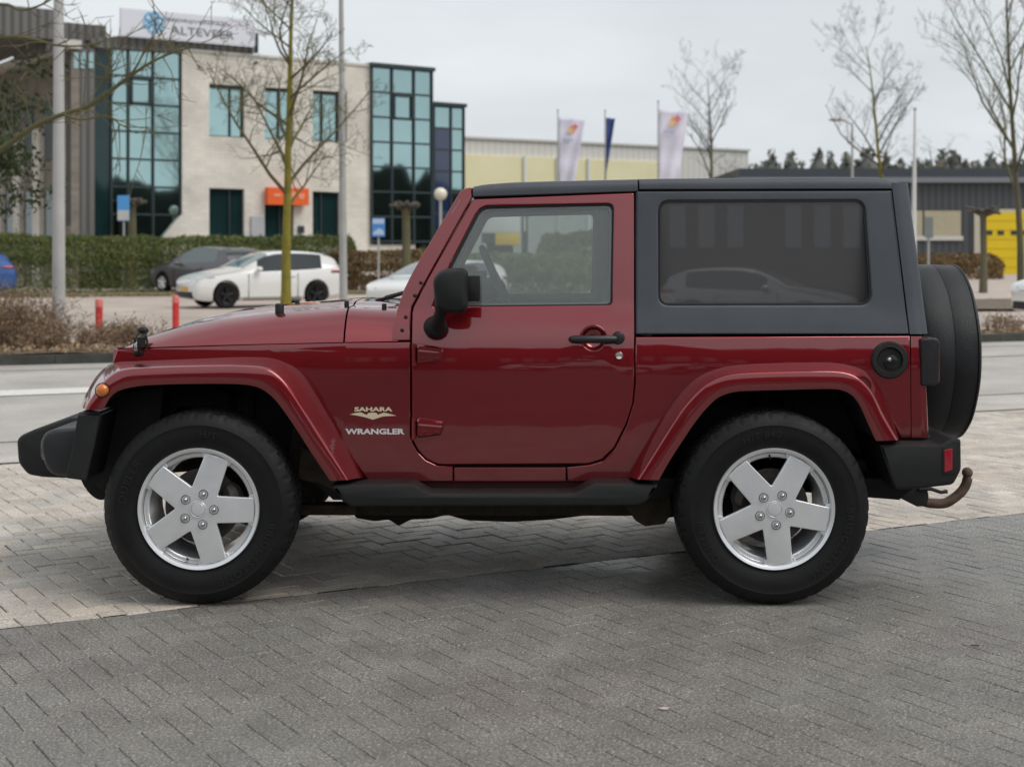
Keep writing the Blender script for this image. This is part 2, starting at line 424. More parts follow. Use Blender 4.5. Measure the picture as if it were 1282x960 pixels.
for nm, fn, d0 in (('road_seam', L_seam, .05), ('road_seam', L_edge, .03), ('road_seam', lambda x: L_kerb(x)-1.0, .05)):
    gpoly(nm, [(-30, fn(-30)), (40, fn(40)), (40, fn(40)+d0), (-30, fn(-30)+d0)], .006, M['crack'])
gpoly('road_marking', [(-30, L_white(-30)), (-1.0, L_white(-1)), (-1.0, L_white(-1)+.66), (-30, L_white(-30)+.66)], .006, M['linepaint'])
gpoly('road_marking', [(-1, L_white(-1)+.3), (40, L_white(40)+.3), (40, L_white(40)+.5), (-1, L_white(-1)+.5)], .006, mat('worn_paint', (.38, .37, .35), rough=.7, var=.3, vs_=5))
JG = .0018; BZ = .0036
def herring(name, inside, m, tone, seed, x0, x1, y0, y1, ang, edge=None):
    rr = random.Random(seed); W = .101; g = JG; ca, sa = math.cos(ang), math.sin(ang)
    V = []; F = []; T = []
    n = int(34/W)
    for a in range(-n, n):
        for b_ in range(-n, n):
            for hv in (0, 1):
                ox = a-2*b_; oy = a+2*b_+(1 if hv else 0)
                cxm, cym = (ox+1, oy+.5) if not hv else (ox+.5, oy+1)
                wx = (cxm*ca-cym*sa)*W; wy = (cxm*sa+cym*ca)*W+6
                if not (x0 < wx < x1 and y0 < wy < y1) or not inside(wx, wy): continue
                lx, ly = (2*W, W) if not hv else (W, 2*W)
                lx = lx/2-g-rr.random()*g*.5; ly = ly/2-g-rr.random()*g*.5
                bz = BZ
                q_ = 1 if g > .001 else .5; tz = rr.gauss(0, .0011)*q_; t1 = rr.gauss(0, .006)*q_; t2 = rr.gauss(0, .006)*q_
                r_ = rr.gauss(0, .012 if g > .001 else .004)
                o = len(V)
                for (fx, fz) in ((1, -.014), (1, -.0045), (None, 0)):
                    for sx, sy in ((-1, -1), (1, -1), (1, 1), (-1, 1)):
                        ex, ey = (lx*sx, ly*sy) if fx else ((lx-bz)*sx, (ly-bz)*sy)
                        u = ex*math.cos(r_)-ey*math.sin(r_); q = ex*math.sin(r_)+ey*math.cos(r_)
                        V.append((wx+u*ca-q*sa, wy+u*sa+q*ca, fz+tz+t1*ex+t2*ey))
                for i in range(4):
                    j = (i+1) % 4; F.append((o+i, o+j, o+4+j, o+4+i)); F.append((o+4+i, o+4+j, o+8+j, o+8+i))
                F.append((o+8, o+9, o+10, o+11))
                k = 1+rr.gauss(0, tone); h = rr.gauss(0, tone*.25)
                T += [(k*(1+h), k, k*(1-h), 1)]*9
    me = bpy.data.meshes.new(name); me.from_pydata(V, [], F)
    at = me.attributes.new('tint', 'FLOAT_COLOR', 'FACE')
    at.data.foreach_set('color', [c for t in T for c in t])
    bm = bmesh.new(); bm.from_mesh(me)
    for (p, d) in edge:
        bmesh.ops.bisect_plane(bm, geom=bm.verts[:]+bm.edges[:]+bm.faces[:], plane_co=Vector((p[0], p[1], 0)), plane_no=Vector(d), clear_outer=True)
    bm.to_mesh(me); bm.free()
    o = link(name, me, m, None, None); tag(o, kind='structure'); return o
ANG = math.atan(.63)
BD = Vector((1, .506, 0)).normalized(); BN = (-BD.y, BD.x, 0); BNi = (BD.y, -BD.x, 0)
ED = Vector((1, .41, 0)).normalized(); EN = (-ED.y, ED.x, 0)
herring('light_block_paving', lambda x, y: L_dark(x)-.15 < y < L_edge(x)+.15, M['pav_light'], .085, 1, -7.5, 9.5, 1, 20, ANG, [((-2.015, 5.625), BNi), ((-3.57, 9.955), EN)])
JG = .0007; BZ = .0024
herring('dark_block_paving', lambda x, y: y < L_dark(x)+.15, M['pav_dark'], .035, 2, -6, 7.5, 1.2, 14, ANG+.006, [((-2.015, 5.615), BN)])
gpoly('unseen_dark_ground', [(-90, -60), (90, -60), (90, 1.3), (-90, 1.3)], -.004, mat('unseen_dark_ground', (.045, .045, .046), rough=.8, var=.3, vs_=1))  # unseen ground, made dark so the car's side mirrors dark
# kerb: a real step
kb = MB(); 
for i in range(-40, 70):
    x0, x1 = i*1.0+.004, i*1.0+.996
    y0, y1 = L_kerb(x0), L_kerb(x1)
    v = [(x0, y0, 0-.02), (x1, y1, -.02), (x1, y1+.14, -.02), (x0, y0+.14, -.02), (x0, y0+.015, .12), (x1, y1+.015, .12), (x1, y1+.14, .12), (x0, y0+.14, .12)]
    kb.add(v, [(3, 2, 1, 0), (4, 5, 6, 7), (0, 1, 5, 4), (1, 2, 6, 5), (2, 3, 7, 6), (3, 0, 4, 7)])
tag(kb.build('kerb', M['kerb'], None, 20), kind='structure')
# far side of the road: verge strips, parking paving
def ribbon(name, f0, f1, x0, x1, z, m, n=60, kind='structure', wob=0., zw=0., seed=3):
    rr = random.Random(seed); rows = []
    for j in range(7):
        row = []
        for i in range(n+1):
            x = x0+(x1-x0)*i/n; t = j/6; y = f0(x)*(1-t)+f1(x)*t
            zz = z+(zw*mnoise.noise(Vector((x*1.3, y*1.3, seed)))*math.sin(math.pi*t) if zw else 0)
            if j in (0, 6) and wob: y += wob*mnoise.noise(Vector((x*.9, j, seed)))
            row.append((x, y, zz))
        rows.append(row)
    v = [p for r_ in rows for p in r_]; f = []
    for j in range(6):
        for i in range(n): f.append((j*(n+1)+i, j*(n+1)+i+1, (j+1)*(n+1)+i+1, (j+1)*(n+1)+i))
    o = mesh(name, v, f, m, None, 60); tag(o, kind=kind); return o
K = lambda d: (lambda x: L_kerb(x)+d)
ribbon('parking_paving', K(.14), K(60), -60, 70, .10, M['asphalt_far'], n=30)
ribbon('verge_soil', K(.15), K(2.6), -40, 2., .125, M['soil'], n=220, wob=.7, zw=.14)
ribbon('verge_soil', K(.15), K(.9), 2., 40, .120, M['soil'], n=160, wob=.35, zw=.05, seed=8)
ribbon('verge_bank', K(8.2), K(14.5), 9.0, 40, .16, mat('bank_soil', (.12, .095, .07), rough=.95, col2=(.20, .16, .115), vs_=3, bump=1, bs=12), n=80, wob=.4, zw=.3, seed=5)
ribbon('grass_strip', K(26.5), K(30), -60, 12, .14, mat('strip_grass', (.16, .14, .05), rough=.95, col2=(.11, .13, .05), vs_=2), n=80, wob=.5, zw=.1, seed=6)
#SPLIT
# ================================================================== THE OFF-ROAD CAR
car = thing('off_road_car', (-.06, YC, 0), 'dark red two-door off-road car with black hardtop and silver wheels in the foreground', 'off-road car')
PT = M['paint']
XH = -.75                                                         # where the hood ends
# --- front fender side panel, tub side, rear quarter
body_plate('front_side_panel', [[(146.5, 437, 2), (250, 433.5), (330, 431), (430, 429, 0), (514, 428, 1.5), (514, 545, 0), (516, 554), (522, 565), (533, 576), (548, 583), (567, 584, 0), (567, 603, 1), (462, 603, 1), (440, 572), (404, 513), (384, 483), (363, 462), (340, 455), (300, 454), (250, 455), (175, 458), (152, 461), (140, 470), (136, 468)]],
           .03, PT, car, bev=.006)
body_plate('rear_side_panel', [[(795.5, 422, 1.5), (1139, 420.5, 0), (1141, 548), (1128, 549), (1117, 526), (1103, 494), (1088, 474), (1069, 465), (1040, 460), (933, 462), (904, 467), (880, 477), (861, 493), (843, 515), (824, 542), (806, 572), (792, 596), (790, 603), (710, 603), (710, 585), (738, 582), (755, 577), (770, 562), (785, 532), (793, 505), (795.5, 480)]],
           .03, PT, car, bev=.006)
body_plate('sill', [[(568.5, 585), (708.5, 585), (708.5, 603), (568.5, 603)]], .03, PT, car, bev=.003, off=.004)
# dark recess behind the door gaps
body_plate('door_jamb', [[(508, 420), (800, 415), (800, 590), (508, 590)]], .01, M['seal'], car, bev=.001, off=.045)
# sill underside, pinch weld
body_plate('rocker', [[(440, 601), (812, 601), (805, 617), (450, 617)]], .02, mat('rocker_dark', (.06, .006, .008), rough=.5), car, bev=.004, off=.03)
# --- door
def ringlist(cx, cy, r, n=28): return [(cx+r*math.cos(2*math.pi*k/n), cy+r*math.sin(2*math.pi*k/n)) for k in range(n)]
door_out = [(592, 249.5, 5), (794, 241.5, 3), (794, 480), (792, 505), (784, 530), (769, 560), (754, 575), (736, 581, 6), (549, 582, 6), (534, 575), (523, 563), (517.5, 552), (516, 543), (516, 392), (518, 384), (536, 349)]
win = [(601, 258.5, 11), (768.5, 255, 9), (766.5, 382, 6), (541, 384.5, 3), (564, 330, 2)]
doors = body_plate('door', [door_out, win, ringlist(743, 424, 14.5)], .032, PT, car, bev=.006, cz=22)
for dr, far in zip(doors, (False, True)):
    def both(o):
        if far:
            me = o.data; me.transform(Matrix(((1, 0, 0, 0), (0, -1, 0, 2*YC), (0, 0, 1, 0), (0, 0, 0, 1)))); me.flip_normals()
        return o
    g = body_plate('window_glass', [[(598, 256, 8), (771, 253, 7), (769, 386, 5), (538, 388, 3), (561, 330, 2)]], .005, M['glass'], dr, bev=.0005, off=.018, mirror=False)[0]; both(g)
    inner = [(606, 263.5, 9), (764, 259.5, 8), (762, 378.5, 5), (549, 380.5, 3), (570, 332, 2)]
    inn2 = [(603.5, 261, 10), (766.5, 257, 8), (764.5, 380.5, 5), (545, 383, 3), (567.5, 331, 2)]
    both(body_plate('window_seal', [[(600, 257.5, 11), (769.5, 254, 9), (767.5, 383.5, 6), (539.5, 386, 3), (563, 330, 2)], inn2], .02, M['seal'], dr, bev=.002, off=.008, mirror=False)[0])
    both(body_plate('window_trim', [[(598, 255, 8), (772, 252, 7), (770, 387, 5), (537, 389, 3), (560, 330, 2)], inner], .03, M['trim'], dr, bev=.003, off=.024, mirror=False)[0])
    # bowl behind the handle
    x, z = B(743, 424); y = bodyY(x, z)
    mb = MB(); mb.lathe([(.0505, .0), (.058, -.002), (.0605, .003), (.058, .008)], (x, y, z), n=36, closed=True)
    mb.lathe([(.051, .004), (.047, .018), (.036, .030), (.018, .036), (.0005, .037)], (x, y, z), n=36)
    both(mb.build('handle_bowl', PT, dr))
    # handle
    mb = MB(); hx0, hz = B(718, 424); hx1, _ = B(768, 424)
    mb.tube([(hx0-.012, y-.012, hz), (hx0-.004, y-.030, hz), (hx0+.03, y-.038, hz), (x, y-.042, hz), (hx1-.02, y-.038, hz), (hx1+.008, y-.030, hz)], [.011, .0155, .017, .017, .017, .016], 12)
    px_, pz_ = B(774, 422.5)
    mb.lathe([(.0005, -.042), (.014, -.042), (.022, -.039), (.026, -.03), (.027, .0)], (px_, y, pz_), n=28)
    mb.lathe([(.0005, -.046), (.009, -.046), (.011, -.041)], (px_, y, pz_), n=20)
    both(mb.build('handle', mat('handle_black', (.018, .019, .021), rough=.32, bump=.2, bs=500), dr))
    lx, lz = B(775, 445); ly = bodyY(lx, lz)
    mb = MB(); mb.lathe([(.0005, -.007), (.006, -.008), (.0145, -.010), (.017, -.006), (.017, .004)], (lx, ly, lz), n=24); mb.box(lx-.001, lx+.001, ly-.0095, ly-.006, lz-.006, lz+.006)
    both(mb.build('lock', M['white_metal'], dr))
    # hinges
    for cy0 in (431.5, 524):
        mb = MB()
        pl = [(521, cy0+2), (524, cy0-1), (555, cy0+4), (555.5, cy0+12), (552, cy0+21), (524, cy0+25), (521, cy0+22)]
        yb = bodyY(*B(538, cy0+12))
        front = [P(a, b_, yb-.02) for a, b_ in pl]
        cxx = sum(p[0] for p in front)/7; czz = sum(p[1] for p in front)/7
        n_ = 7
        v = [(a, yb+.004, b_) for a, b_ in front]+[(cxx+(a-cxx)*.97, yb-.012, czz+(b_-czz)*.95) for a, b_ in front]+[(cxx+(a-cxx)*.88, yb-.018, czz+(b_-czz)*.8) for a, b_ in front]
        f = [(i, (i+1) % n_, n_+(i+1) % n_, n_+i) for i in range(n_)]+[(n_+i, n_+(i+1) % n_, 2*n_+(i+1) % n_, 2*n_+i) for i in range(n_)]+[tuple(range(2*n_, 3*n_))]
        mb.add(v, f)
        # raised web
        a0, b0 = P(524, cy0+8, yb-.02); a1, b1 = P(553, cy0+10.5, yb-.02)
        mb.tube([(a0, yb-.018, b0), (a1, yb-.018, b1)], .007, 8)
        for k in (531.5, 545):
            bx, bz_ = P(k, cy0+17, yb-.02)
            mb.lathe([(.0005, -.024), (.006, -.024), (.0085, -.021), (.0085, -.010)], (bx, yb, bz_), n=12)
        tx, tz = P(518, cy0+12, yb-.02); mb.tube([(tx, yb-.006, tz-.05), (tx, yb-.006, tz+.045)], .0105, 10)
        both(mb.build('hinge', PT, dr, bev=0))
    # mirror
    mb = MB(); MY = 5.93
    # housing as stacked rounded sections in y
    hp = [(541.5, 349, 7), (552, 337, 7), (580, 335.5, 6), (585.5, 341, 4), (585.5, 386, 6), (581, 392, 4), (563, 393, 5), (545, 386, 8)]
    base = fillet(hp, 5); cxp, cyp = 565, 364
    rows = []
    for k, (yy, s_) in enumerate(((MY-.085, .80), (MY-.078, .90), (MY-.06, .965), (MY-.03, 1), (MY+.06, 1), (MY+.10, .97), (MY+.115, .9))):
        rows.append([(lambda q: (q[0], yy, q[1]))(P(cxp+(a-cxp)*s_, cyp+(b_-cyp)*s_, MY-.04)) for a, b_ in base])
    n_ = len(base); v = [p for r_ in rows for p in r_]; f = []
    for i in range(len(rows)-1):
        for j in range(n_): f.append((i*n_+j, i*n_+(j+1) % n_, (i+1)*n_+(j+1) % n_, (i+1)*n_+j))
    f += [tuple(range(n_)), tuple((len(rows)-1)*n_+j for j in range(n_))]
    mb.add(v, f)
    ax, az_ = P(550.5, 388, 6.0); bx, bz_ = P(547, 407, 6.08)
    mb.tube([(ax+.01, 5.97, az_+.03), (ax+.006, 5.99, az_-.01), (bx, 6.06, bz_)], [.030, .026, .030], 14)
    cx_, cz_ = P(545, 409.5, 6.09)
    mb.ball((cx_, 6.10, cz_), .052, .050, .049, 20, 12)
    both(mb.build('mirror', M['plastic'], dr, ang=50))
    mb = MB(); a, b_ = P(594, 362, 6.02); mb.box(a-.03, a+.022, 5.98, 6.12, b_-.05, b_+.055)
    both(mb.build('mirror_bracket', M['plastic'], dr, bev=.006))
# --- screws on the cowl side, windshield frame
wf = body_plate('windshield_frame', [[(576, 240, 4), (582, 236, 3), (590, 234.5, 2), (591, 248), (534.5, 349.5), (515.5, 385), (514, 398), (514, 426.5), (490, 426.5), (497, 388), (506, 362), (517, 340)]], .05, PT, car, bev=.006)
for px_, py_ in ((527, 354), (519.5, 370), (508, 397), (503.5, 413.5)):
    x, z = B(px_, py_); y = bodyY(x, z); mb = MB(); mb.lathe([(.0005, -.006), (.005, -.006), (.0085, -.003), (.009, .002)], (x, y, z), n=14)
    a_ = mb.build('screw', M['seal'], wf[0])
# header, base, glass between the two sides
yb0 = bodyY(*B(585, 240))+.045
prism('windshield_header', [(578, 239, 3), (583, 236, 2), (592, 234.5, 2), (592, 247), (574, 251, 2)], yb0, 2*YC-yb0, PT, car, depth=6.25)
yb1 = bodyY(*B(510, 360))+.03
prism('cowl_frame', [(507, 362), (520, 366), (512, 395), (497, 392)], yb1, 2*YC-yb1, PT, car, depth=6.25)
prism('windshield_glass', [(575, 250), (577.5, 250), (511, 362), (508.5, 362)], yb1+.01, 2*YC-yb1-.01, M['glass'], car, bev=.001, depth=6.22)
# --- hood and cowl
shut = [(146, 436), (150, 436), (158, 435.5), (175, 435), (225, 433.5), (270, 432), (330, 430.5), (428, 428.3), (498, 427)]
topl = [(146, 434.5), (150, 426), (158, 417.5), (172, 410.5), (217, 399), (270, 389.5), (330, 383), (428, 376.5), (498, 378.5)]
def interp(T_, x):
    for (a, b_), (c, d) in zip(T_, T_[1:]):
        if x <= c: return b_+(d-b_)*(x-a)/(c-a)
    return T_[-1][1]
def hood_rows(p0, p1, n, inset=0., drop=0.):
    rows = []
    for i in range(n+1):
        t = i/n; px = p0+(p1-p0)*t
        x, zs = B(px, interp(shut, px)); y0 = bodyY(x, zs)
        zt = P(px, interp(topl, px), y0+.42)[1]; wsh = .20; h = max(.004, zt-zs-drop)
        row = [(x, y0+.02, zs-.012)]
        for k in range(13):
            a = math.pi/2*k/12
            row.append((x, y0+inset+wsh*(.62*k/12+.38*(1-math.cos(a))), zs+(h-.022)*math.sin(a)))
        yw = y0+inset+wsh
        # crown and centre bulge
        for k in range(1, 13):
            y = yw+(YC-yw)*k/12; u = (y-yw)/(YC-yw)
            bulge = .5-.5*math.cos(math.pi*min(1, max(0, (u-.30)/.18)))
            fade = min(1, max(0, (px-165)/90))
            row.append((x, y, zs+(h-.022)+.008*u+.014*bulge*fade))
        row = row+[(a_, 2*YC-b_, c_) for a_, b_, c_ in row[::-1][1:]]
        rows.append(row)
    return rows
rows = hood_rows(146.6, 429.5, 56)
hood = grid(rows, 'hood', PT, car, 50)
cowl = grid(hood_rows(431.8, 498, 14), 'cowl', PT, car, 50)
# front lip of the hood: down to the grille
for px_, py_, yy in ((350, 383.5, 6.36), (372, 379, 6.9), (434, 380, 6.42), (394, 379, 7.3), (481, 383.5, 6.35)):
    x, z = P(px_, py_, yy); mb = MB(); r_ = .020 if px_ == 350 else .011
    mb.lathe([(.0005, .018), (r_*.8, .018), (r_, .010), (r_, -.03)], (x, yy, z-.006), 'Z', 16); mb.build('hood_bumper', M['seal'], car)
mb = MB()
for k in range(2):
    mb = MB(); yy = 6.75+k*.5; x, z = P(470, 378, 6.5); mb.tube([(x-.02, yy, z-.005), (x+.10, yy-.05, z+.03), (x+.20, yy-.28, z+.07)], [.010, .008, .005], 6); mb.build('wiper', M['seal'], car)
x0, z0 = P(436, 380, 6.5); x1, z1 = P(500, 380, 6.5)
# --- grille and lamps (front end)
gx, gz = B(146, 436)
mb = MB(); GY0 = bodyY(gx, gz)+.012
gfx = gx+.01
def gp(y, z0_, z1_, x=0.): mb.box(gfx-.03+x, gfx+.03, y[0], y[1], z0_, z1_)
H0, H1 = .62, gz-.005
gp((GY0, YC-.34), H0, H1); gp((YC+.34, 2*YC-GY0), H0, H1); gp((YC-.34, YC+.34), H1-.07, H1); gp((YC-.34, YC+.34), H0, H0+.05)
for k in range(8):
    y = YC-.34+.68*k/7; gp((y-.018, y+.018), H0+.05, H1-.07)
mb.build('grille', PT, car, bev=.006)
mb = MB(); mb.box(gfx+.03, gfx+.06, YC-.36, YC+.36, H0, H1); mb.build('radiator', M['black'], car)
for s_ in (-1, 1):
    mb = MB(); mb.lathe([(.0005, -.028), (.05, -.024), (.082, -.016), (.09, -.01), (.095, 0)], (gfx, YC+s_*.47, .92), 'X', 28); mb.build('headlight', mat('headlight_glass', (.5, .5, .52), rough=.08, metal=.6, coat=1), car)
# hood latch
mb = MB(); lx, lz = B(174, 428); ly = bodyY(lx, lz)
for pts, r_ in (([(177, 415), (177.5, 420), (176, 426), (175, 434), (174, 441)], .010), ([(170, 417), (169, 424), (168, 436)], .005), ([(183, 421), (184.5, 428), (183.5, 437)], .005)):
    q = []
    for i, (a, b_) in enumerate(pts):
        x, z = P(a, b_, ly-.02); q.append((x, ly-.022+(.05 if b_ < 421 else 0), z))
    mb.tube(q, r_, 8)
for a, b_, r_ in ((175, 414.5, .016), (173, 442, .016)):
    x, z = P(a, b_, ly-.01); mb.ball((x, ly-.005+(.05 if b_ < 420 else 0), z), r_*1.6, r_, r_, 12, 8)
x, z = P(178, 428, ly-.02); mb.box(x-.018, x+.014, ly-.035, ly-.016, z-.022, z+.02)
lt = mb.build('hood_latch', M['seal'], car, ang=40)
mb = MB(); x, z = P(171.5, 435, ly-.03); mb.tube([(x-.004, ly-.04, z+.02), (x, ly-.042, z-.015)], .008, 8); 
mb.build('latch_clip', mat('latch_metal', (.4, .42, .45), rough=.25, metal=.9), lt, bev=.002)
# --- flares
def flare(name, secs, rise=.0):
    S = smoothline([a+b_+c for a, b_, c in secs], 6)
    rows = []
    for s_ in S:
        A, Bq, C = s_[0:2], s_[2:4], s_[4:6]
        xa, za = B(*A); ya = bodyY(xa, za)+.004
        xb, zb = P(*Bq, 5.99); xc, zc = P(*C, 5.982)
        pa = Vector((xa, ya, za)); pb = Vector((xb, 5.99, zb)); pc = Vector((xc, 5.984, zc))
        row = [pa+Vector((0, .05, 0)), pa, pa.lerp(pb, .5)+Vector((0, 0, .002))]
        q0 = pa.lerp(pb, .90); q1 = pb.lerp(pc, .12)
        mid = pb+Vector((0, -.002, 0))
        for t in (0, .25, .5, .75, 1): row.append(q0*(1-t)**2+mid*2*t*(1-t)+q1*t*t)
        row.append(pb.lerp(pc, .5)+Vector((0, -.003, 0)))
        row.append(pb.lerp(pc, .93)); row.append(pc+Vector((0, .004, 0)))
        row.append(pc+Vector((0, .035, 0))+(pb-pc)*.10); row.append(Vector((pc.x, 6.16, pc.z))+(pb-pc)*.25)
        rows.append([tuple(p) for p in row])
    # closed ends
    o = grid(rows, name, PT, car, 38)
    bm = bmesh.new(); bm.from_mesh(o.data)
    n = len(rows[0])
    bm.verts.ensure_lookup_table()
    for st in (0, (len(rows)-1)*n):
        try: bm.faces.new([bm.verts[st+k] for k in range(1, n-1)])
        except Exception: pass
    bmesh.ops.recalc_face_normals(bm, faces=bm.faces); bm.to_mesh(o.data); bm.free()
    for p in o.data.polygons: p.use_smooth = True
    o.data.set_sharp_from_angle(angle=R(38))
    return [o, mirrored(o, name, car)]
fs_ = [((101, 509), (106, 512.5), (129, 513)), ((107, 494), (113, 500), (133, 505)), ((119, 473), (124, 485), (139, 496)), ((131, 460.5), (138, 471), (149, 489)), ((146, 453.5), (154, 463), (167, 484.5)),
       ((175, 452), (180, 460), (192, 482)), ((250, 449), (250, 458), (250, 480.5)), ((300, 447), (298, 458), (296, 481)), ((341, 448.5), (331, 461), (319, 484)), ((363, 458.5), (348, 470), (334, 491.5)),
       ((384, 479), (363, 487), (348, 505)), ((404, 508), (382, 516), (366, 530)), ((431, 553), (409, 559), (389, 566)), ((457, 598), (436, 600.5), (413, 602))]
rs_ = [((786, 598), (798, 600), (825, 601)), ((803, 566), (812, 578), (838, 578)), ((820, 536), (832, 546), (854, 553)), ((840, 508), (852, 515), (871, 528)), ((858, 486), (871, 493), (886, 510)), ((877, 470.5), (888, 479), (901, 497)),
       ((902, 460.5), (909, 470), (922, 490.5)), ((935, 456), (937, 466.5), (952, 489)), ((990, 454), (990, 465), (990, 488)), ((1041, 454), (1041, 464.5), (1039, 487)), ((1070, 459), (1064, 468), (1057, 489.5)), ((1088, 468), (1079, 477), (1069, 497)),
       ((1101, 484), (1092, 492), (1078, 510)), ((1113, 510), (1106, 521), (1087, 530)), ((1127, 548), (1124, 551), (1097, 552))]
ff = flare('front_fender_flare', fs_); rf = flare('rear_fender_flare', rs_)
x, z = P(127, 489, 5.97); mb = MB(); mb.lathe([(.0005, -.022), (.010, -.0215), (.019, -.018), (.0255, -.010), (.028, 0), (.028, .02)], (x, 5.984, z), n=26)
mb.build('side_marker', M['amber'], ff[0]); mb = MB(); mb.lathe([(.028, -.001), (.031, -.003), (.032, .002)], (x, 5.983, z), n=26); mb.build('side_marker_ring', M['seal'], ff[0])
# --- wheel arch liners
def liner(secs, dep, name):
    S = smoothline([c for _, _, c in secs], 4); rows = []
    cx_ = sum(p[0] for p in S)/len(S)
    pts = [P(a, b_, 6.02) for a, b_ in S]
    rows = [[(x, y, z+.01) for x, z in pts] for y in (6.05, 6.3, dep)]
    o = grid(rows, name, M['black'], car, 60); mirrored(o, name, car)
liner(fs_[1:], 6.62, 'front_arch_liner'); liner(rs_, 6.62, 'rear_arch_liner')
# inner walls, engine bay mass, frame, floor
prism('inner_wing', [(150, 440), (440, 432), (440, 560), (400, 600), (350, 560), (300, 520), (220, 510), (180, 560), (128, 560), (140, 470)], 6.45, 6.50, M['black'], car, depth=6.4, both=True)
prism('arch_dark_sheet', [(112, 514), (150, 492), (205, 484), (200, 530), (160, 560), (150, 622), (122, 610), (108, 590)], 6.26, 6.28, M['black'], car, depth=6.26, both=True)  # black sheet added to darken the front of the wheel well
prism('inner_wheelhouse', [(835, 470), (1120, 470), (1120, 590), (1060, 560), (900, 560), (850, 620), (800, 600)], 6.45, 6.50, M['black'], car, depth=6.4, both=True)
prism('frame_rail', [(108, 575), (260, 560), (372, 590), (392, 632), (800, 632), (880, 560), (1120, 580), (1120, 606), (900, 596), (838, 646), (372, 645), (340, 612), (240, 590), (110, 600)], 6.42, 6.52, M['brown'], car, depth=6.42, both=True)
prism('body_mount', [(378, 560), (430, 585), (452, 634), (400, 605), (372, 600)], 6.2, 6.44, M['brown'], car, depth=6.2, both=True)
prism('body_mount', [(372, 500), (404, 556), (425, 606), (392, 606), (360, 580)], 6.36, 6.40, M['brown'], car, depth=6.36, both=True)
prism('control_arm_mount', [(778, 628), (826, 606), (836, 600), (842, 642), (832, 656), (808, 659), (796, 652)], 6.30, 6.34, M['brown'], car, depth=6.3, both=True)
prism('control_arm', [(808, 640), (900, 628), (900, 640), (808, 652)], 6.36, 6.40, M['black'], car, depth=6.36, both=True)
prism('control_arm', [(372, 632), (446, 632), (446, 645), (372, 645)], 6.34, 6.40, M['brown'], car, depth=6.34, both=True)
prism('floor_pan', [(390, 595), (1120, 595), (1120, 560), (1160, 560), (1160, 590), (1120, 622), (850, 600), (830, 622), (420, 622)], 6.22, 2*YC-6.22, M['black'], car, depth=6.3)
prism('gearbox_skid', [(440, 622), (760, 622), (740, 642, 6), (690, 648, 8), (640, 651, 8), (585, 649, 6), (560, 642), (540, 647, 3), (515, 648, 4), (500, 656, 3), (488, 648, 3), (470, 650, 4), (446, 646, 4)], 6.55, 7.2, M['black'], car, depth=6.6)
prism('exhaust', [(560, 636), (780, 636), (780, 642), (560, 642)], 6.5, 6.58, M['rust'], car, depth=6.5)
prism('engine', [(170, 450), (420, 440), (400, 560), (330, 590), (250, 560), (200, 540)], 6.62, 7.2, M['black'], car, depth=6.6)
prism('rear_muffler', [(1020, 590, 10), (1100, 590, 10), (1105, 622, 10), (1040, 626, 12)], 6.5, 7.3, M['black'], car, depth=6.5)
prism('air_dam', [(98, 592), (150, 592), (150, 620), (124, 627, 6), (112, 619, 6), (103, 606, 5)], 6.35, 2*YC-6.35, M['black'], car, depth=6.35)
for wx, nm in ((247.5, 'front_axle'), (970, 'rear_axle')):
    x, z = P(wx, 636, 6.0); mb = MB(); mb.tube([(x, 6.2, z), (x, 2*YC-6.2, z)], .045, 14); mb.ball((x, YC+(-.2 if nm[0] == 'f' else 0), z), .14, .12, .14, 18, 12)
    mb.tube([(x-.12, 6.45, z-.03), (x-.10, 7.2, z-.02)], .02, 8)
    mb.tube([(x+.13, 6.42, z+.05), (x+.14, 6.44, z+.52)], .03, 8)
    mb.tube([(x+.02, 6.46, z+.08), (x+.02, 6.46, z+.45)], .055, 10)
    mb.build(nm, M['black'], car)
mb = MB(); x, z = P(183, 540, 6.35); mb.tube([(x-.05, 6.40, z), (x+.02, 6.38, z+.05)], .012, 8); mb.build('brake_line_clip', mat('clip_grey', (.4, .4, .4), rough=.5), car)
# --- side steps
st = [(415, 607, 3), (516, 606, 4), (537, 618, 4), (719, 618, 4), (743, 605.5, 4), (825, 606, 3), (811, 629, 5), (800, 634, 4), (440, 635, 5), (428, 628, 4)]
for o in prism('side_step', st, 5.99, 6.16, M['plastic'], car, bev=.015, depth=5.99, both=True): pass
mb = MB()
for k in range(34):
    x, z = P(540+k*5.3, 617, 6.02); mb.box(x-.004, x+.004, 6.0, 6.10, z-.012, z-.001)
a = mb.build('step_tread', mat('step_grip', (.03, .03, .03), rough=.7), car)
# --- front bumper
bw = prism('bumper_end', [(97, 519, 2), (127, 519.5, 2), (120, 550), (108, 602, 3), (82, 598.5, 3), (90, 560)], 6.0, 6.26, M['plastic'], car, bev=.007, depth=6.0, both=True)
prism('bumper_end', [(99, 516, 1), (124, 515.5, 1), (124, 520), (97, 521)], 6.04, 6.26, mat('bumper_lip', (.05, .052, .055), rough=.4), car, bev=.003, depth=6.04, both=True)
prism('bumper_fog_housing', [(50.5, 548, 7), (57, 541, 4), (66, 537.5, 6), (104, 535), (104, 600), (64, 595.5, 6), (55, 585, 6), (50, 565, 4)], 6.12, 6.46, mat('lit_bumper_plastic', (.022, .024, .026), rough=.38), car, bev=.026, depth=6.12, both=True)  # set lighter: light on the top edge put into the plastic colour
fb = prism('front_bumper', [(25.5, 549, 5), (31, 543, 5), (48, 535.5, 4), (92, 521), (110, 521), (110, 597), (60, 595.5, 6), (39, 592, 6), (27.5, 577, 6)], 6.44, 2*YC-6.44, M['plastic'], car, bev=.02, depth=6.5)
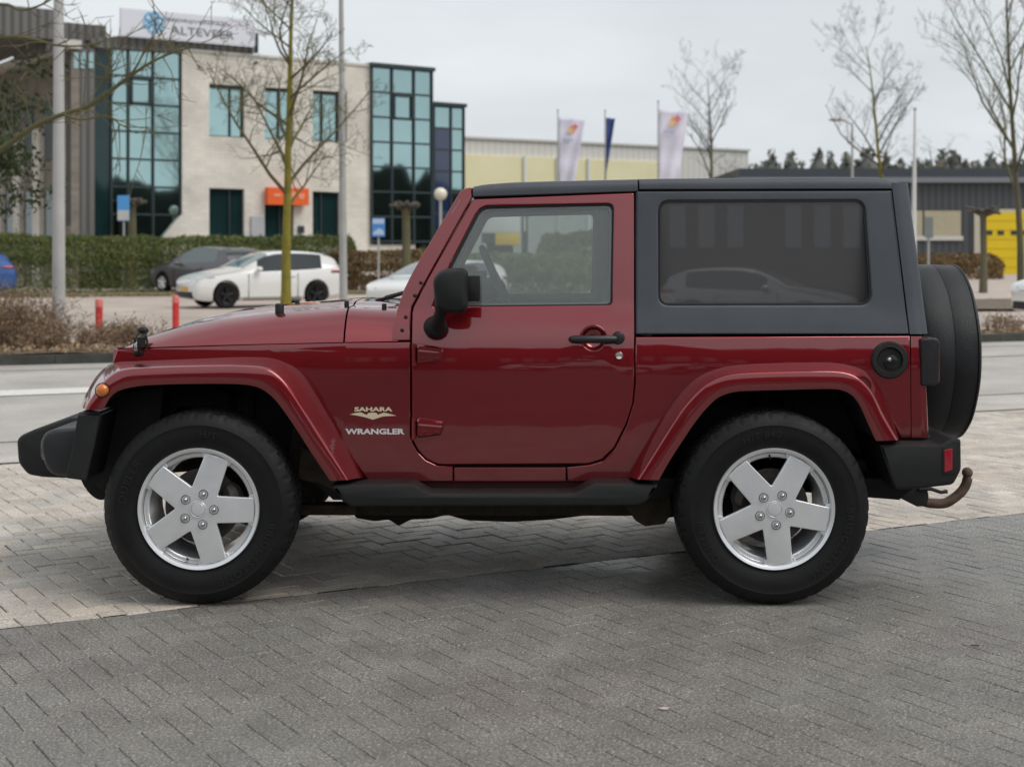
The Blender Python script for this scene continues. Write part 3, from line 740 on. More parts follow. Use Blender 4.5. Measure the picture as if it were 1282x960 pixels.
for s_ in (-1, 1):
    x, z = P(51, 563, 6.2); mb = MB(); mb.lathe([(.0005, .004), (.035, .0), (.045, -.006), (.052, -.004), (.055, .01)], (x, YC+s_*(YC-6.26), z), 'X', 24); mb.build('fog_lamp', mat('fog_glass', (.06, .06, .07), rough=.1, coat=1), car)
# --- rear bumper, reflector, tow bar
prism('rear_bumper', [(1101, 556.5, 3), (1178, 557, 4), (1191, 549, 3), (1203.5, 549.5, 4), (1204, 588, 5), (1194, 607, 5), (1150, 612, 6), (1121, 613, 6), (1113, 593, 3)], 6.0, 2*YC-6.0, M['plastic'], car, bev=.012, depth=6.0)
prism('rear_reflector', [(1182, 563, 1), (1192, 561, 1), (1192, 588, 1), (1182, 591, 1)], 5.994, 6.02, M['redlens'], car, bev=.002, depth=6.0, both=True)
prism('bumper_recess', [(1180, 560), (1196, 556), (1196, 592), (1180, 595)], 5.9975, 6.01, M['seal'], car, bev=.001, depth=6.0, both=True)
q = [(1150, 625), (1163, 629.5), (1181, 630), (1192, 625), (1203, 616), (1209, 607), (1211.5, 598)]
mb = MB(); mb.tube([(lambda a: (a[0], YC, a[1]))(P(a, b_, YC)) for a, b_ in smoothline(q, 4)], .0235, 12)
x, z = P(1211, 591.5, YC); mb.ball((x, YC, z), .026, .026, .026, 18, 12); mb.tube([(x, YC, z), (x, YC, z-.032)], [.016, .02], 12)
tb = mb.build('tow_bar', M['rust'], car, ang=60)
prism('tow_bracket', [(1120, 612), (1160, 606), (1163, 622), (1160, 634, 3), (1148, 634), (1136, 628), (1124, 622)], YC-.09, YC+.09, M['seal'], car, depth=YC-.09, bev=.004)
prism('tow_frame', [(1108, 562), (1150, 562), (1156, 626), (1128, 622)], YC-.05, YC+.05, M['seal'], car, depth=YC, bev=.003)
mb = MB(); mb.tube([P3 for P3 in [(lambda a: (a[0], YC-.1, a[1]))(P(a, b_, YC-.1)) for a, b_ in ((1150, 612), (1166, 612), (1178, 616), (1186, 615))]], .009, 8); mb.build('tow_socket', M['seal'], car)
# --- tail lights, tail gate
tl = prism('tail_light', [(1153.5, 424, 3), (1173, 423, 4), (1177, 428, 2), (1176, 480, 3), (1170, 483, 3), (1154, 483, 3)], 6.13, 6.33, mat('lamp_housing', (.02, .02, .022), rough=.35), car, bev=.008, depth=6.13, both=True)
for o, y0 in ((tl[0], 6.145), (tl[1], 2*YC-6.315)):
    x, z = P(1176.5, 454, 6.13); mb = MB(); mb.box(x-.006, x+.005, y0, y0+.17, z-.085, z+.085); mb.build('lens', M['redlens'], o, bev=.003)
prism('tail_gate', [(1120, 421), (1150, 421), (1150, 548), (1120, 548)], 6.26, 2*YC-6.26, PT, car, depth=6.14)
prism('gate_hinge', [(1158, 500), (1164, 500), (1164, 514), (1158, 514)], 6.25, 6.33, M['plastic'], car, depth=6.2, bev=.002)
prism('rear_crossmember', [(1105, 546), (1166, 546), (1166, 560), (1105, 560)], 6.16, 2*YC-6.16, M['black'], car, depth=6.15)
# --- rear body corners
def corner(name, seamp, silp, m, rad, steps=16):
    rows = []
    (sx0, sy0), (sx1, sy1) = seamp; (ex0, ey0), (ex1, ey1) = silp
    for i in range(steps+1):
        t = i/steps
        xs, zs = B(sx0+(sx1-sx0)*t, sy0+(sy1-sy0)*t); xe, ze = B(ex0+(ex1-ex0)*t, ey0+(ey1-ey0)*t)
        z = zs; y = bodyY(xs, z); xe *= (y+rad)/y
        r_ = rad; row = [(xs, y+.03, z), (xs, y+.002, z), (xe-r_, y+.001, z)]
        for k in range(1, 8):
            a = math.pi/2*k/8; row.append((xe-r_+r_*math.sin(a), y+r_*(1-math.cos(a)), z))
        row += [(xe, y+r_, z), (xe+.005, YC-.3, z), (xe+.006, YC, z)]
        row += [(a_, 2*YC-b_, c_) for a_, b_, c_ in row[::-1][1:]]
        rows.append(row)
    return grid(rows, name, m, car, 40, flip=True)
corner('rear_tub', ((1140.5, 421), (1141.5, 548)), ((1157, 421), (1162, 548)), PT, .045)
corner('hardtop_back', ((1116.5, 229), (1139.5, 418.3)), ((1135.5, 229), (1160.5, 418.3)), M['top'], .075)
prism('rear_glass', [(1133, 262), (1141, 262), (1157, 400), (1149, 400)], 6.36, 2*YC-6.36, M['tint'], car, depth=6.1, bev=.001)
# --- hardtop sides
hs = body_plate('hardtop_side', [[(796, 239.5, 2), (1117, 238.6, 1), (1138.6, 418.3, 1), (796, 418.8, 2)], [(824.5, 258, 13), (831, 252), (1074, 251), (1083, 254.5, 8), (1092, 372, 10), (1084, 382), (834, 382.5), (824.5, 376, 10)][0:0] or [(824.5, 251.5, 14), (1082.5, 250.5, 14), (1092, 382, 16), (824.5, 382.5, 14)]], .03, M['top'], car, bev=.009, off=.002, cz=10)
for o, far in zip(hs, (0, 1)):
    g = body_plate('side_glass', [[(819, 247, 12), (1089, 246, 12), (1098, 388, 14), (819, 388, 12)]], .006, M['tint'], o, bev=.001, off=.0, mirror=False)[0]
    for p_ in g.data.polygons: p_.use_smooth = False
    for v_ in g.data.vertices: v_.co.y += .064-(v_.co.z-1.24)*.117      # upright pane in the leaning side
    s2 = body_plate('glass_seal', [[(825, 252, 13), (1082, 251, 13), (1091.5, 381.5, 15), (825, 382, 13)], [(827, 254.2, 12), (1080, 253.2, 12), (1089.3, 379.4, 14), (827, 379.8, 12)]], .012, M['seal'], o, bev=.002, off=.009, mirror=False)[0]
    if far:
        for a_ in (g, s2): a_.data.transform(Matrix(((1, 0, 0, 0), (0, -1, 0, 2*YC), (0, 0, 1, 0), (0, 0, 0, 1)))); a_.data.flip_normals()
# --- roof
def roof(name, p0, p1, n, topT, botT, m, seam=True):
    rows = []
    for i in range(n+1):
        px = p0+(p1-p0)*i/n; tb_, bb = interp(topT, px), interp(botT, px)
        x, z0 = B(px, bb); y0 = bodyY(x, z0)
        zt = P(px, tb_, y0+.10)[1]; h = zt-z0
        e_ = max(0, (px-1108)/28); y0 += .02*e_*e_
        row = [(x, y0+.03, z0-.0), (x, y0+.004, z0), (x, y0, z0+.004)]
        for t_y, t_z in ((.001, .3), (.003, .55), (.008, .72), (.018, .85), (.034, .94), (.06, .99), (.10, 1.0), (.14, .985), (.16, .985), (.22, 1.04), (.35, 1.10), (YC-y0, 1.14)):
            row.append((x, y0+t_y, z0+h*t_z))
        row += [(a_, 2*YC-b_, c_) for a_, b_, c_ in row[::-1][1:]]
        rows.append(row)
    o = grid(rows, name, m, car, 35)
    bm = bmesh.new(); bm.from_mesh(o.data); bm.verts.ensure_lookup_table(); n_ = len(rows[0])
    for st_ in (0, (len(rows)-1)*n_): bm.faces.new([bm.verts[st_+k] for k in range(n_)])
    bmesh.ops.recalc_face_normals(bm, faces=bm.faces); bm.to_mesh(o.data); bm.free()
    return o
roof('front_roof_panel', 592, 798.5, 20, [(592, 234.5), (597, 233), (610, 231.3), (640, 229), (700, 227.2), (798.5, 225.2)], [(592, 246.8), (798.5, 240)], M['top'])
roof('rear_roof', 800.5, 1136, 26, [(800, 225), (830, 224.3), (1040, 222.6), (1108, 223.2), (1117, 225.2), (1128, 228.2), (1136, 231.8)], [(800, 237.6), (1116, 236.9), (1136, 236.5)], M['top'])
body_plate('roof_seam_filler', [[(596, 240), (1122, 233), (1122, 244), (596, 254)]], .01, M['seal'], car, bev=.001, off=.03)
# --- fuel filler
x, z = B(1113.6, 450.6); y = bodyY(x, z); mb = MB()
mb.lathe([(.080, .004), (.080, -.006), (.075, -.011), (.056, -.012), (.052, -.006), (.048, .010), (.046, .012)], (x, y, z), n=40)
ffi = mb.build('fuel_filler', M['plastic'], car)
mb = MB(); mb.lathe([(.050, -.0035), (.02, -.0030), (.0005, -.0030)], (x, y, z), n=32); mb.build('filler_recess', M['black'], ffi)
mb = MB(); mb.lathe([(.0005, -.010), (.024, -.010), (.030, -.007), (.030, .0)], (x+.006, y, z-.010), n=28); mb.box(x-.012, x+.024, y-.014, y-.008, z-.014, z-.006); mb.build('filler_cap', mat('cap_black', (.012, .012, .012), rough=.25), ffi)
mb = MB(); mb.lathe([(.0005, -.013), (.006, -.012), (.009, -.009), (.009, -.004)], (x-.002, y, z+.002), n=16); mb.build('filler_lock', M['white_metal'], ffi)
# --- spare wheel in its cover
mb = MB(); RS = .418; xs0, xs1 = 1.865, 2.150; cz_ = 1.003; cy_ = YC+.02
pf = [(.02, xs0), (RS-.05, xs0), (RS-.02, xs0+.012), (RS-.004, xs0+.05), (RS, xs0+.10), (RS+.001, xs0+.155), (RS-.0015, xs0+.158), (RS+.001, xs0+.162), (RS, xs1-.05), (RS-.002, xs1-.022), (RS+.003, xs1-.018), (RS+.003, xs1-.012), (RS-.008, xs1-.004), (RS-.03, xs1), (.02, xs1+.004)]
mb.lathe([(r_, h) for r_, h in pf], (0, cy_, cz_), 'X', 96)
for v_i, v in enumerate(mb.v):                     # slack vinyl
    k = .005*mnoise.noise(Vector(v)*7); d = Vector((0, v[1]-cy_, v[2]-cz_))
    if d.length > .2: d.normalize(); mb.v[v_i] = (v[0], v[1]+d.y*k, v[2]+d.z*k)
sp = mb.build('spare_wheel_cover', M['cover'], car, ang=50)
mb = MB(); mb.tube([(1.75, YC, 1.0), (1.88, YC, 1.0)], .12, 16); mb.build('spare_wheel_mount', M['black'], sp)
# --- wheels
def make_wheel_meshes():
    W_, Rt = .255, .4075; N_ = 312
    # tyre profile: (r, h) h from outer face (0) to inner face (W)
    side = [(.232, .030), (.240, .016), (.250, .013), (.262, .016), (.275, .010), (.300, .002), (.325, -.001), (.345, .001), (.352, -.001), (.356, .001), (.368, .006), (.380, .014)]
    tread = [(.389, .022), (.398, .031), (.4035, .042), (.4055, .060), (.4060, .0605), (.4065, .085), (.4070, .0855), (.4075, .118), (.4075, .1185)]
    half = side+tread
    full = half+[(r_, W_-h) for r_, h in half[::-1]]
    v = []; f = []; m_ = len(full)
    for k in range(N_):
        a = 2*math.pi*k/N_
        for i, (r_, h) in enumerate(full):
            j = i if i < len(half) else 2*len(half)-1-i
            rr = r_
            if j >= 12:
                grp = (j-12)//2; ph = (k+grp*3) % 8
                if j >= 16 and (j in (16, 17) and False): rr -= .008
                if ph in (0, 1) if j < 15 else ph == 0: rr -= .0045 if j < 15 else .006
                if j in (16, 18, 20) and ph != 0: rr -= .0005
            elif j == 11 and (k % 8) in (0, 1): rr -= .002
            elif j == 10 and (k % 8) in (0, 1, 2, 3): rr += .0015
            v.append((rr*math.cos(a), h, rr*math.sin(a)))
    for k in range(N_):
        for i in range(m_-1):
            k2 = (k+1) % N_; f.append((k*m_+i, k2*m_+i, k2*m_+i+1, k*m_+i+1))
    tyre = bpy.data.meshes.new('tyre'); tyre.from_pydata(v, [], [q[::-1] for q in f])
    # fine circular ribs as separate grooves come from the profile; rim
    rim = MB()
    rim.lathe([(.228, .044), (.236, .020), (.243, .010), (.2525, .006), (.2545, .009), (.2555, .014), (.250, .024), (.236, .03)], (0, 0, 0), n=120)
    rim.lathe([(.243, .010), (.2395, .012), (.2375, .020), (.2365, .034), (.2345, .037), (.217, .039), (.213, .043), (.211, .060), (.205, .12), (.205, .24), (.228, .25)], (0, 0, 0), n=120)
    # spokes
    ring = MB()
    return tyre, rim
tyre_me, rim_mb = make_wheel_meshes()
def spoke_poly(k, r0, r1, w0, w1, a0):
    a = a0+2*math.pi*k/5; ca, sa = math.cos(a), math.sin(a)
    pts = [(r0, -w0), (r1, -w1), (r1+.003, 0), (r1, w1), (r0, w0)]
    return [(x*ca-z*sa, x*sa+z*ca) for x, z in pts]
def star(r_in, r_out, w_in, w_out, rnd_=.008):
    pts = []
    for k in range(5):
        a = 2*math.pi*k/5; ca, sa = math.cos(a), math.sin(a)
        loc = [(r_in, -w_in), (r_out*math.cos(w_out/r_out), -w_out), (r_out, 0), (r_out*math.cos(w_out/r_out), w_out), (r_in, w_in)]
        for i, (x, z) in enumerate(loc):
            if i == 4: continue
            if i == 0:
                # shared V vertex between spokes
                rv = w_in/math.sin(math.pi/5); av = a-math.pi/5
                pts.append((rv*math.cos(av), rv*math.sin(av), rnd_)); continue
            pts.append((x*ca-z*sa, x*sa+z*ca, .004 if i != 2 else 0))
    return fillet(pts, 4)
def make_wheel(px, py, ang, near=True, suffix_label=None, text=()):
    x, z = P(px, py, 6.0)
    z = .4075
    x *= 5.965/6.0; S = Matrix.Translation((x, 5.965, z))
    rot = Matrix.Rotation(-ang, 4, 'Y')
    wh = tyre_me.copy(); wh.transform(S)
    wo = link('wheel', wh, M['rubber'], car, 28)
    face = plate_mesh([star(.0, .2345, .0565, .0515)], .022, .0035, 3); face.transform(Matrix.Translation((0, .012, 0)))
    bm = bmesh.new(); bm.from_mesh(face)
    bmesh.ops.remove_doubles(bm, verts=bm.verts, dist=2e-5)
    for rr_ in (.05, .09, .13, .17, .21):
        for k in range(5):
            a = 2*math.pi*k/5; bmesh.ops.bisect_plane(bm, geom=bm.verts[:]+bm.edges[:]+bm.faces[:], plane_co=Vector((math.cos(a)*rr_, 0, math.sin(a)*rr_)), plane_no=Vector((math.cos(a), 0, math.sin(a))), dist=1e-5)
    for v in bm.verts:
        r_ = math.hypot(v.co.x, v.co.z); v.co.y += .012*max(0, 1-r_/.15)**1.2*0+.010*(r_/.235)**2-.004
    bm.to_mesh(face); bm.free()
    rim = MB(); rim.v = list(rim_mb.v); rim.f = list(rim_mb.f)
    for me_ in (face,):
        rim.add([v.co[:] for v in me_.vertices], [tuple(p.vertices) for p in me_.polygons])
    rim.lathe([(.0005, .006), (.030, .006), (.036, .009), (.037, .016), (.046, .017), (.050, .02)], (0, 0, 0), n=48)
    rm = rim.build('rim', M['alloy'], wo, 30, xf=S @ rot, fix=False)
    bm = bmesh.new(); bm.from_mesh(rm.data); bmesh.ops.recalc_face_normals(bm, faces=bm.faces); bm.to_mesh(rm.data); bm.free()
    ub = MB()
    for k in range(5):
        tm_ = plate_mesh([fillet([(.208, -.060, .006), (.233, -.071, .004), (.233, .071, .004), (.208, .060, .006)], 4)], .02, .003)
        tm_.transform(Matrix.Translation((0, .0195, 0))); tm_.transform(Matrix.Rotation(-2*math.pi*k/5, 4, 'Y')); ub = MB(); ub.add([v.co[:] for v in tm_.vertices], [tuple(p.vertices) for p in tm_.polygons])
        ub.build('rim_shoulder', M['alloy_dark'], wo, 30, xf=S @ rot)
    nuts = MB(); cups = MB()
    for k in range(5):
        nuts = MB(); cups = MB(); a = 2*math.pi*(k+.5-.5)/5; c = (.066*math.cos(a), 0, .066*math.sin(a))
        cups.lathe([(.0175, .0085), (.0190, .0065), (.0205, .0095)], c, n=20); cups.lathe([(.0165, .0085), (.0155, .0105), (.0005, .0105)], c, n=20)
        nuts.lathe([(.0005, -.006), (.0045, -.0055), (.0085, -.002), (.0105, .003), (.0105, .012)], c, n=6 if False else 16)
        cups.build('nut_recess', M['nr'], wo, 30, xf=S @ rot); nuts.build('wheel_nut', M['chrome'], wo, 40, xf=S @ rot)
    cap = MB(); cap.lathe([(.0005, .0015), (.018, .002), (.026, .003), (.029, .0065)], (0, 0, 0), n=36); cap.lathe([(.0305, .0048), (.0325, .0035), (.0345, .0068)], (0, 0, 0), n=40); cap.build('centre_cap', mat('centre_cap', (.62, .63, .65), rough=.28, metal=.3) if 'cc' not in M else M['cc'], wo, 40, xf=S)
    dk = MB(); dk.lathe([(.055, .075), (.085, .078), (.088, .092), (.158, .092), (.158, .112), (.06, .112)], (0, 0, 0), n=60)
    a = R(10 if px < 600 else 150); dk.tube([(.135*math.cos(a+t), .10, .135*math.sin(a+t)) for t in (-.45, -.2, .05, .3, .5)], [.03, .042, .045, .042, .03], 8)
    dk.tube([(0, .06, 0), (0, .25, 0)], .055, 16)
    dk.build('brake_disc', M['disc'], wo, 35, xf=S)
    vl = MB(); a = R(-103) if px < 600 else R(94); vl.tube([(.222*math.cos(a), .040, .222*math.sin(a)), (.212*math.cos(a), .014, .212*math.sin(a))], .0042, 8); vl.build('valve', M['seal'], wo, xf=S)
    for s_, r0, h, am, sx in text:                         # raised sidewall lettering
        tm = text_me(s_, h, .0007, sx, sp=1.12)
        for v in tm.vertices:
            rr_ = r0+v.co.y; an = am-v.co.x/(r0+h/2)
            side_h = .0006-.0035*min(1, max(0, (rr_-.262)/.05))
            v.co = Vector((rr_*math.cos(an), side_h-.0012+(0 if v.co.z < 0 else -.0006), rr_*math.sin(an)))
        tm.transform(S); tx_ = link('sidewall_lettering', tm, M['letters'], wo, 30)
    return wo
M['nr'] = mat('nut_recess', (.10, .10, .10), rough=.4, metal=.6); M['cc'] = mat('centre_cap', (.72, .73, .75), rough=.28, metal=.3)
w1 = make_wheel(247.5, 636, R(-1.5), text=[('BRIDGESTONE', .302, .030, R(-42), 1.15), ('DUELER', .302, .030, R(158), 1.15), ('H/T', .302, .028, R(82), 1.1)])
w2 = make_wheel(970, 637, R(-11.5), text=[('BRIDGESTONE', .302, .030, R(-30), 1.15), ('DUELER', .302, .030, R(205), 1.15), ('H/T 840', .302, .028, R(100), 1.1)])
def far_wheel(wo):
    c = wo.copy(); COL.objects.link(c); me = wo.data.copy(); me.transform(Matrix(((1, 0, 0, 0), (0, -1, 0, 2*YC), (0, 0, 1, 0), (0, 0, 0, 1)))); me.flip_normals(); c.data = me
    for ch in list(wo.children):
        d = ch.copy(); COL.objects.link(d); me = ch.data.copy(); me.transform(Matrix(((1, 0, 0, 0), (0, -1, 0, 2*YC), (0, 0, 1, 0), (0, 0, 0, 1)))); me.flip_normals(); d.data = me; d.parent = c
far_wheel(w1); far_wheel(w2)
# --- interior
prism('dashboard', [(505, 366, 6), (560, 366, 10), (600, 374, 14), (604, 400, 8), (590, 440), (510, 440)], 6.24, 2*YC-6.24, M['interior'], car, depth=6.3, bev=.01)
mb = MB(); cx_, cz_ = P(624, 357, 6.5); n_ = 40; tl_ = R(24)
ax = Vector((math.cos(tl_), 0, math.sin(tl_)))       # wheel axis towards the driver
u = Vector((0, 1, 0)); v_ = ax.cross(u)
ring = [Vector((cx_, 6.52, cz_))+u*.185*math.cos(2*math.pi*k/n_)+v_*.185*math.sin(2*math.pi*k/n_) for k in range(n_+1)]
mb.tube(ring, .015, 10, cap=False)
cc = Vector((cx_, 6.52, cz_))
for a in (0, math.pi, -math.pi/2): mb.tube([cc, cc+(u*math.cos(a)+v_*math.sin(a))*.18], [.03, .012], 8)
mb.tube([cc+ax*.02, cc-ax*.3], [.055, .04], 12)
mb.build('steering_wheel', M['interior'], car, ang=60)
for yy in (6.50, 7.33):
    seat = prism('seat', [(700, 420, 10), (765, 416, 8), (788, 300, 8), (800, 262, 8), (822, 262, 8), (826, 300, 8), (808, 440, 10), (800, 470), (690, 460, 10)], yy-.23, yy+.23, M['seatcloth'], car, depth=6.5, bev=.04)
mb = MB()
for yy in (6.30, 2*YC-6.30):
    q = [P(803, 420, 6.3), P(803, 262, 6.3), P(806, 250, 6.3)]
    mb.tube([(q[0][0], yy, q[0][1]), (q[1][0], yy, q[1][1]), (q[2][0], yy+(.06 if yy < YC else -.06), q[2][1])], .035, 10)
    a = P(812, 247, 6.3); b_ = P(1050, 250, 6.3); c = P(1105, 300, 6.3); d = P(1120, 420, 6.3)
    mb.tube([(p[0], yy+(.05 if yy < YC else -.05), p[1]) for p in (a, b_, c, d)], .032, 10)
    a = P(800, 248, 6.3); b_ = P(600, 252, 6.3)
    mb.tube([(a[0], yy+(.06 if yy < YC else -.06), a[1]), (b_[0], yy+(.10 if yy < YC else -.10), b_[1])], .025, 10)
a = P(806, 249, 6.3); mb.tube([(a[0], 6.36, a[1]), (a[0], 2*YC-6.36, a[1])], .035, 10)
mb.build('roll_bar', M['interior'], car)
prism('headliner', [(600, 249), (1115, 242), (1115, 246), (600, 253)], 6.27, 2*YC-6.27, M['trim'], car, depth=6.25, bev=.002)
prism('rear_seat', [(900, 420), (960, 420, 6), (985, 340, 8), (1000, 340, 6), (985, 440), (900, 450)], 6.4, 2*YC-6.4, M['seatcloth'], car, depth=6.4, bev=.03)
# --- badges
def badge(name, s, pxc, pyb, hpx, wpx, m):
    yb_ = bodyY(*B(pxc, pyb)); x, z = P(pxc, pyb, yb_); tm = text_me(s, hpx/FPX*yb_, .0008, 1, off=.038)
    xs = [v.co.x for v in tm.vertices]; k = (wpx/FPX*yb_)/(max(xs)-min(xs)); x_m = (max(xs)+min(xs))/2
    for v in tm.vertices:
        vx, vy, vz = v.co; X = x+(vx-x_m)*k; Z = z+vy
        v.co = Vector((X, bodyY(X, Z)-.0012-vz, Z))
    return link(name, tm, m, car, 30)
badge('model_badge', 'WRANGLER', 469.5, 543.6, 7.2, 74, M['white_badge'])
badge('trim_badge', 'SAHARA', 467.5, 515.0, 5.6, 47.5, M['cream_badge'])
yb_ = bodyY(*B(467, 520)); me_pts = [(438, 518.8), (444, 517.2), (452, 516.2), (456, 518.2), (459, 519.4), (461, 517), (466, 516.4), (471, 516.8), (473, 519.2), (476, 518), (480, 516.6), (486, 517.6), (496, 520.4), (487, 520.8), (479, 521.4), (472, 523.6), (466.5, 525.4), (461, 523.4), (454, 521.6), (446, 520)]
bp_ = body_plate('emblem_badge', [me_pts], .0022, M['cream_badge'], car, bev=.0004, off=-.002, cz=1, mirror=False)
#SPLIT2
# ================================================================== SURROUNDINGS
M['brick'] = None
def brickmat(name, c1, c2, mortar, bw, bh):
    m = bpy.data.materials.new(name); m.use_nodes = True; t = m.node_tree; b = t.nodes['Principled BSDF']; L = t.links
    c = t.nodes.new('ShaderNodeTexCoord'); mp_ = t.nodes.new('ShaderNodeMapping'); mp_.inputs['Rotation'].default_value = (R(90), 0, -FA)
    sx = t.nodes.new('ShaderNodeSeparateXYZ'); cb = t.nodes.new('ShaderNodeCombineXYZ'); ad = t.nodes.new('ShaderNodeMath')
    ml = t.nodes.new('ShaderNodeVectorRotate'); ml.rotation_type = 'Z_AXIS'; ml.inputs['Angle'].default_value = -FA
    L.new(c.outputs['Object'], ml.inputs[0]); L.new(ml.outputs[0], sx.inputs[0]); L.new(sx.outputs[0], ad.inputs[0]); L.new(sx.outputs[1], ad.inputs[1])
    L.new(ad.outputs[0], cb.inputs[0]); L.new(sx.outputs[2], cb.inputs[1])
    k = t.nodes.new('ShaderNodeTexBrick'); k.inputs['Scale'].default_value = 1; k.inputs['Brick Width'].default_value = bw; k.inputs['Row Height'].default_value = bh; k.inputs['Mortar Size'].default_value = .006
    k.inputs['Color1'].default_value = (*c1, 1); k.inputs['Color2'].default_value = (*c2, 1); k.inputs['Mortar'].default_value = (*mortar, 1)
    L.new(cb.outputs[0], k.inputs[0])
    n = t.nodes.new('ShaderNodeTexNoise'); n.inputs['Scale'].default_value = .8; n.inputs['Detail'].default_value = 6; L.new(c.outputs['Object'], n.inputs[0])
    mr = t.nodes.new('ShaderNodeMapRange'); mr.inputs['From Min'].default_value = .3; mr.inputs['From Max'].default_value = .7; mr.inputs['To Min'].default_value = .82; mr.inputs['To Max'].default_value = 1.12; L.new(n.outputs[0], mr.inputs[0])
    v = t.nodes.new('ShaderNodeVectorMath'); v.operation = 'SCALE'; L.new(k.outputs[0], v.inputs[0]); L.new(mr.outputs[0], v.inputs['Scale']); L.new(v.outputs[0], b.inputs['Base Color'])
    b.inputs['Roughness'].default_value = .9; return m
FA = math.atan(.70)                                   # the office facade recedes to the right
M['brick'] = brickmat('pale_brick', (.76, .72, .65), (.69, .65, .58), (.60, .56, .50), .42, .14)
def ribs(name, c1, c2, period, ang=0., rough=.6):
    """vertical profiled cladding"""
    m = bpy.data.materials.new(name); m.use_nodes = True; t = m.node_tree; b = t.nodes['Principled BSDF']; L = t.links
    c = t.nodes.new('ShaderNodeTexCoord'); ml = t.nodes.new('ShaderNodeVectorRotate'); ml.rotation_type = 'Z_AXIS'; ml.inputs['Angle'].default_value = -ang
    wv = t.nodes.new('ShaderNodeTexWave'); wv.wave_type = 'BANDS'; wv.bands_direction = 'X'; wv.inputs['Scale'].default_value = .314/period; wv.inputs['Distortion'].default_value = 0
    L.new(c.outputs['Object'], ml.inputs[0]); L.new(ml.outputs[0], wv.inputs[0])
    r = t.nodes.new('ShaderNodeValToRGB'); r.color_ramp.elements[0].position = .25; r.color_ramp.elements[1].position = .6; r.color_ramp.elements[0].color = (*c1, 1); r.color_ramp.elements[1].color = (*c2, 1)
    L.new(wv.outputs[0], r.inputs[0]); L.new(r.outputs[0], b.inputs['Base Color']); b.inputs['Roughness'].default_value = rough
    n = t.nodes.new('ShaderNodeBump'); n.inputs['Strength'].default_value = .6; n.inputs['Distance'].default_value = .03; L.new(wv.outputs[0], n.inputs['Height']); L.new(n.outputs[0], b.inputs['Normal'])
    return m
M['teal'] = mat('solar_glass', (.34, .49, .50), rough=.03, metal=1., var=.06, vs_=.5)
M['teal_dark'] = mat('solar_glass_dark', (.015, .04, .042), rough=.04, metal=.2, var=.3, vs_=.4)
M['mull'] = mat('window_frame_dark', (.025, .04, .045), rough=.5)
M['navy'] = mat('navy_panel', (.012, .03, .085), rough=.1, coat=1)
M['whitewall'] = mat('white_coping', (.62, .60, .56), rough=.8, var=.06)
M['corr'] = ribs('grey_corrugated', (.085, .08, .075), (.16, .155, .15), .30, FA)
FX0, FY0 = -10.8, 55.0
def fdepth(px): u = (px-CX)/FPX; return (FY0-.7*FX0)/(1-.7*u)
def fs(px):
    y = fdepth(px); x = (px-CX)/FPX*y; return ((x-FX0)+(y-FY0)*.7)/math.hypot(1, .7)
def fz(px, py, off=0): return CH-(py-HY)/FPX*fdepth(px)
FM = Matrix.Translation((FX0, FY0, 0)) @ Matrix.Rotation(FA, 4, 'Z')
def fplate(name, loops, m, parent, d0=0., thick=.3, bev=.003):
    """loops in photo pixels lying in the facade plane; d0 = distance behind it"""
    me = plate_mesh([[(fs(a), fz(a, b_)) for a, b_ in lp] for lp in loops], thick, bev)
    me.transform(FM @ Matrix.Translation((0, d0, 0)))
    return link(name, me, m, parent, 25)
def fbox(name, px0, px1, z0, z1, d0, d1, m, parent, s=False):
    s0, s1 = (px0, px1) if s else (fs(px0), fs(px1)); mb = MB(); mb.box(s0, s1, d0, d1, z0, z1)
    return mb.build(name, m, parent, None, xf=FM)
off = thing('office_building', (-10.8, 55, 0), 'three-storey pale brick office block with teal glass corners and a white roof sign', 'building')
def rct(x0, y0, x1, y1, y2, y3): return [(x0, y0), (x1, y1), (x1, y2), (x0, y3)]
wins = [rct(262, 105, 306, 108, 173, 170.5), rct(331.5, 109.5, 367.5, 111, 176, 174), rct(391.5, 113, 425.5, 115, 178.5, 177), rct(432, 115, 434.5, 115, 178, 178),
        rct(262, 235.5, 306, 237, 301, 300), rct(331.5, 252, 368, 253, 312, 312), rct(391.5, 239.5, 425.5, 241, 307, 306)]
wall = fplate('wall', [[(228, 62.5), (463.5, 82.5), (463.5, 276), (476, 302), (520, 305), (520, 345), (204, 345), (204, 297), (228, 268)]]+[[(fx) for fx in w_] for w_ in wins], M['brick'], off, 0, .45)
fplate('coping', [[(227, 60.5), (464, 81), (464, 84), (227, 64)]], M['whitewall'], off, -.06, .5)
def ffr(lp, g, m):                      # frame ring + pane set back in the opening
    x0, y0 = lp[0]; x1, y1 = lp[1]; _, y2 = lp[2]; _, y3 = lp[3]
    fr = fplate('window', [lp, rct(x0+g, y0+g, x1-g, y1+g, y2-g, y3-g)], M['mull'], off, .14, .12)
    fplate('pane', [rct(x0+g*.8, y0+g*.8, x1-g*.8, y1+g*.8, y2-g*.8, y3-g*.8)], m, fr, .21, .03)
    return fr
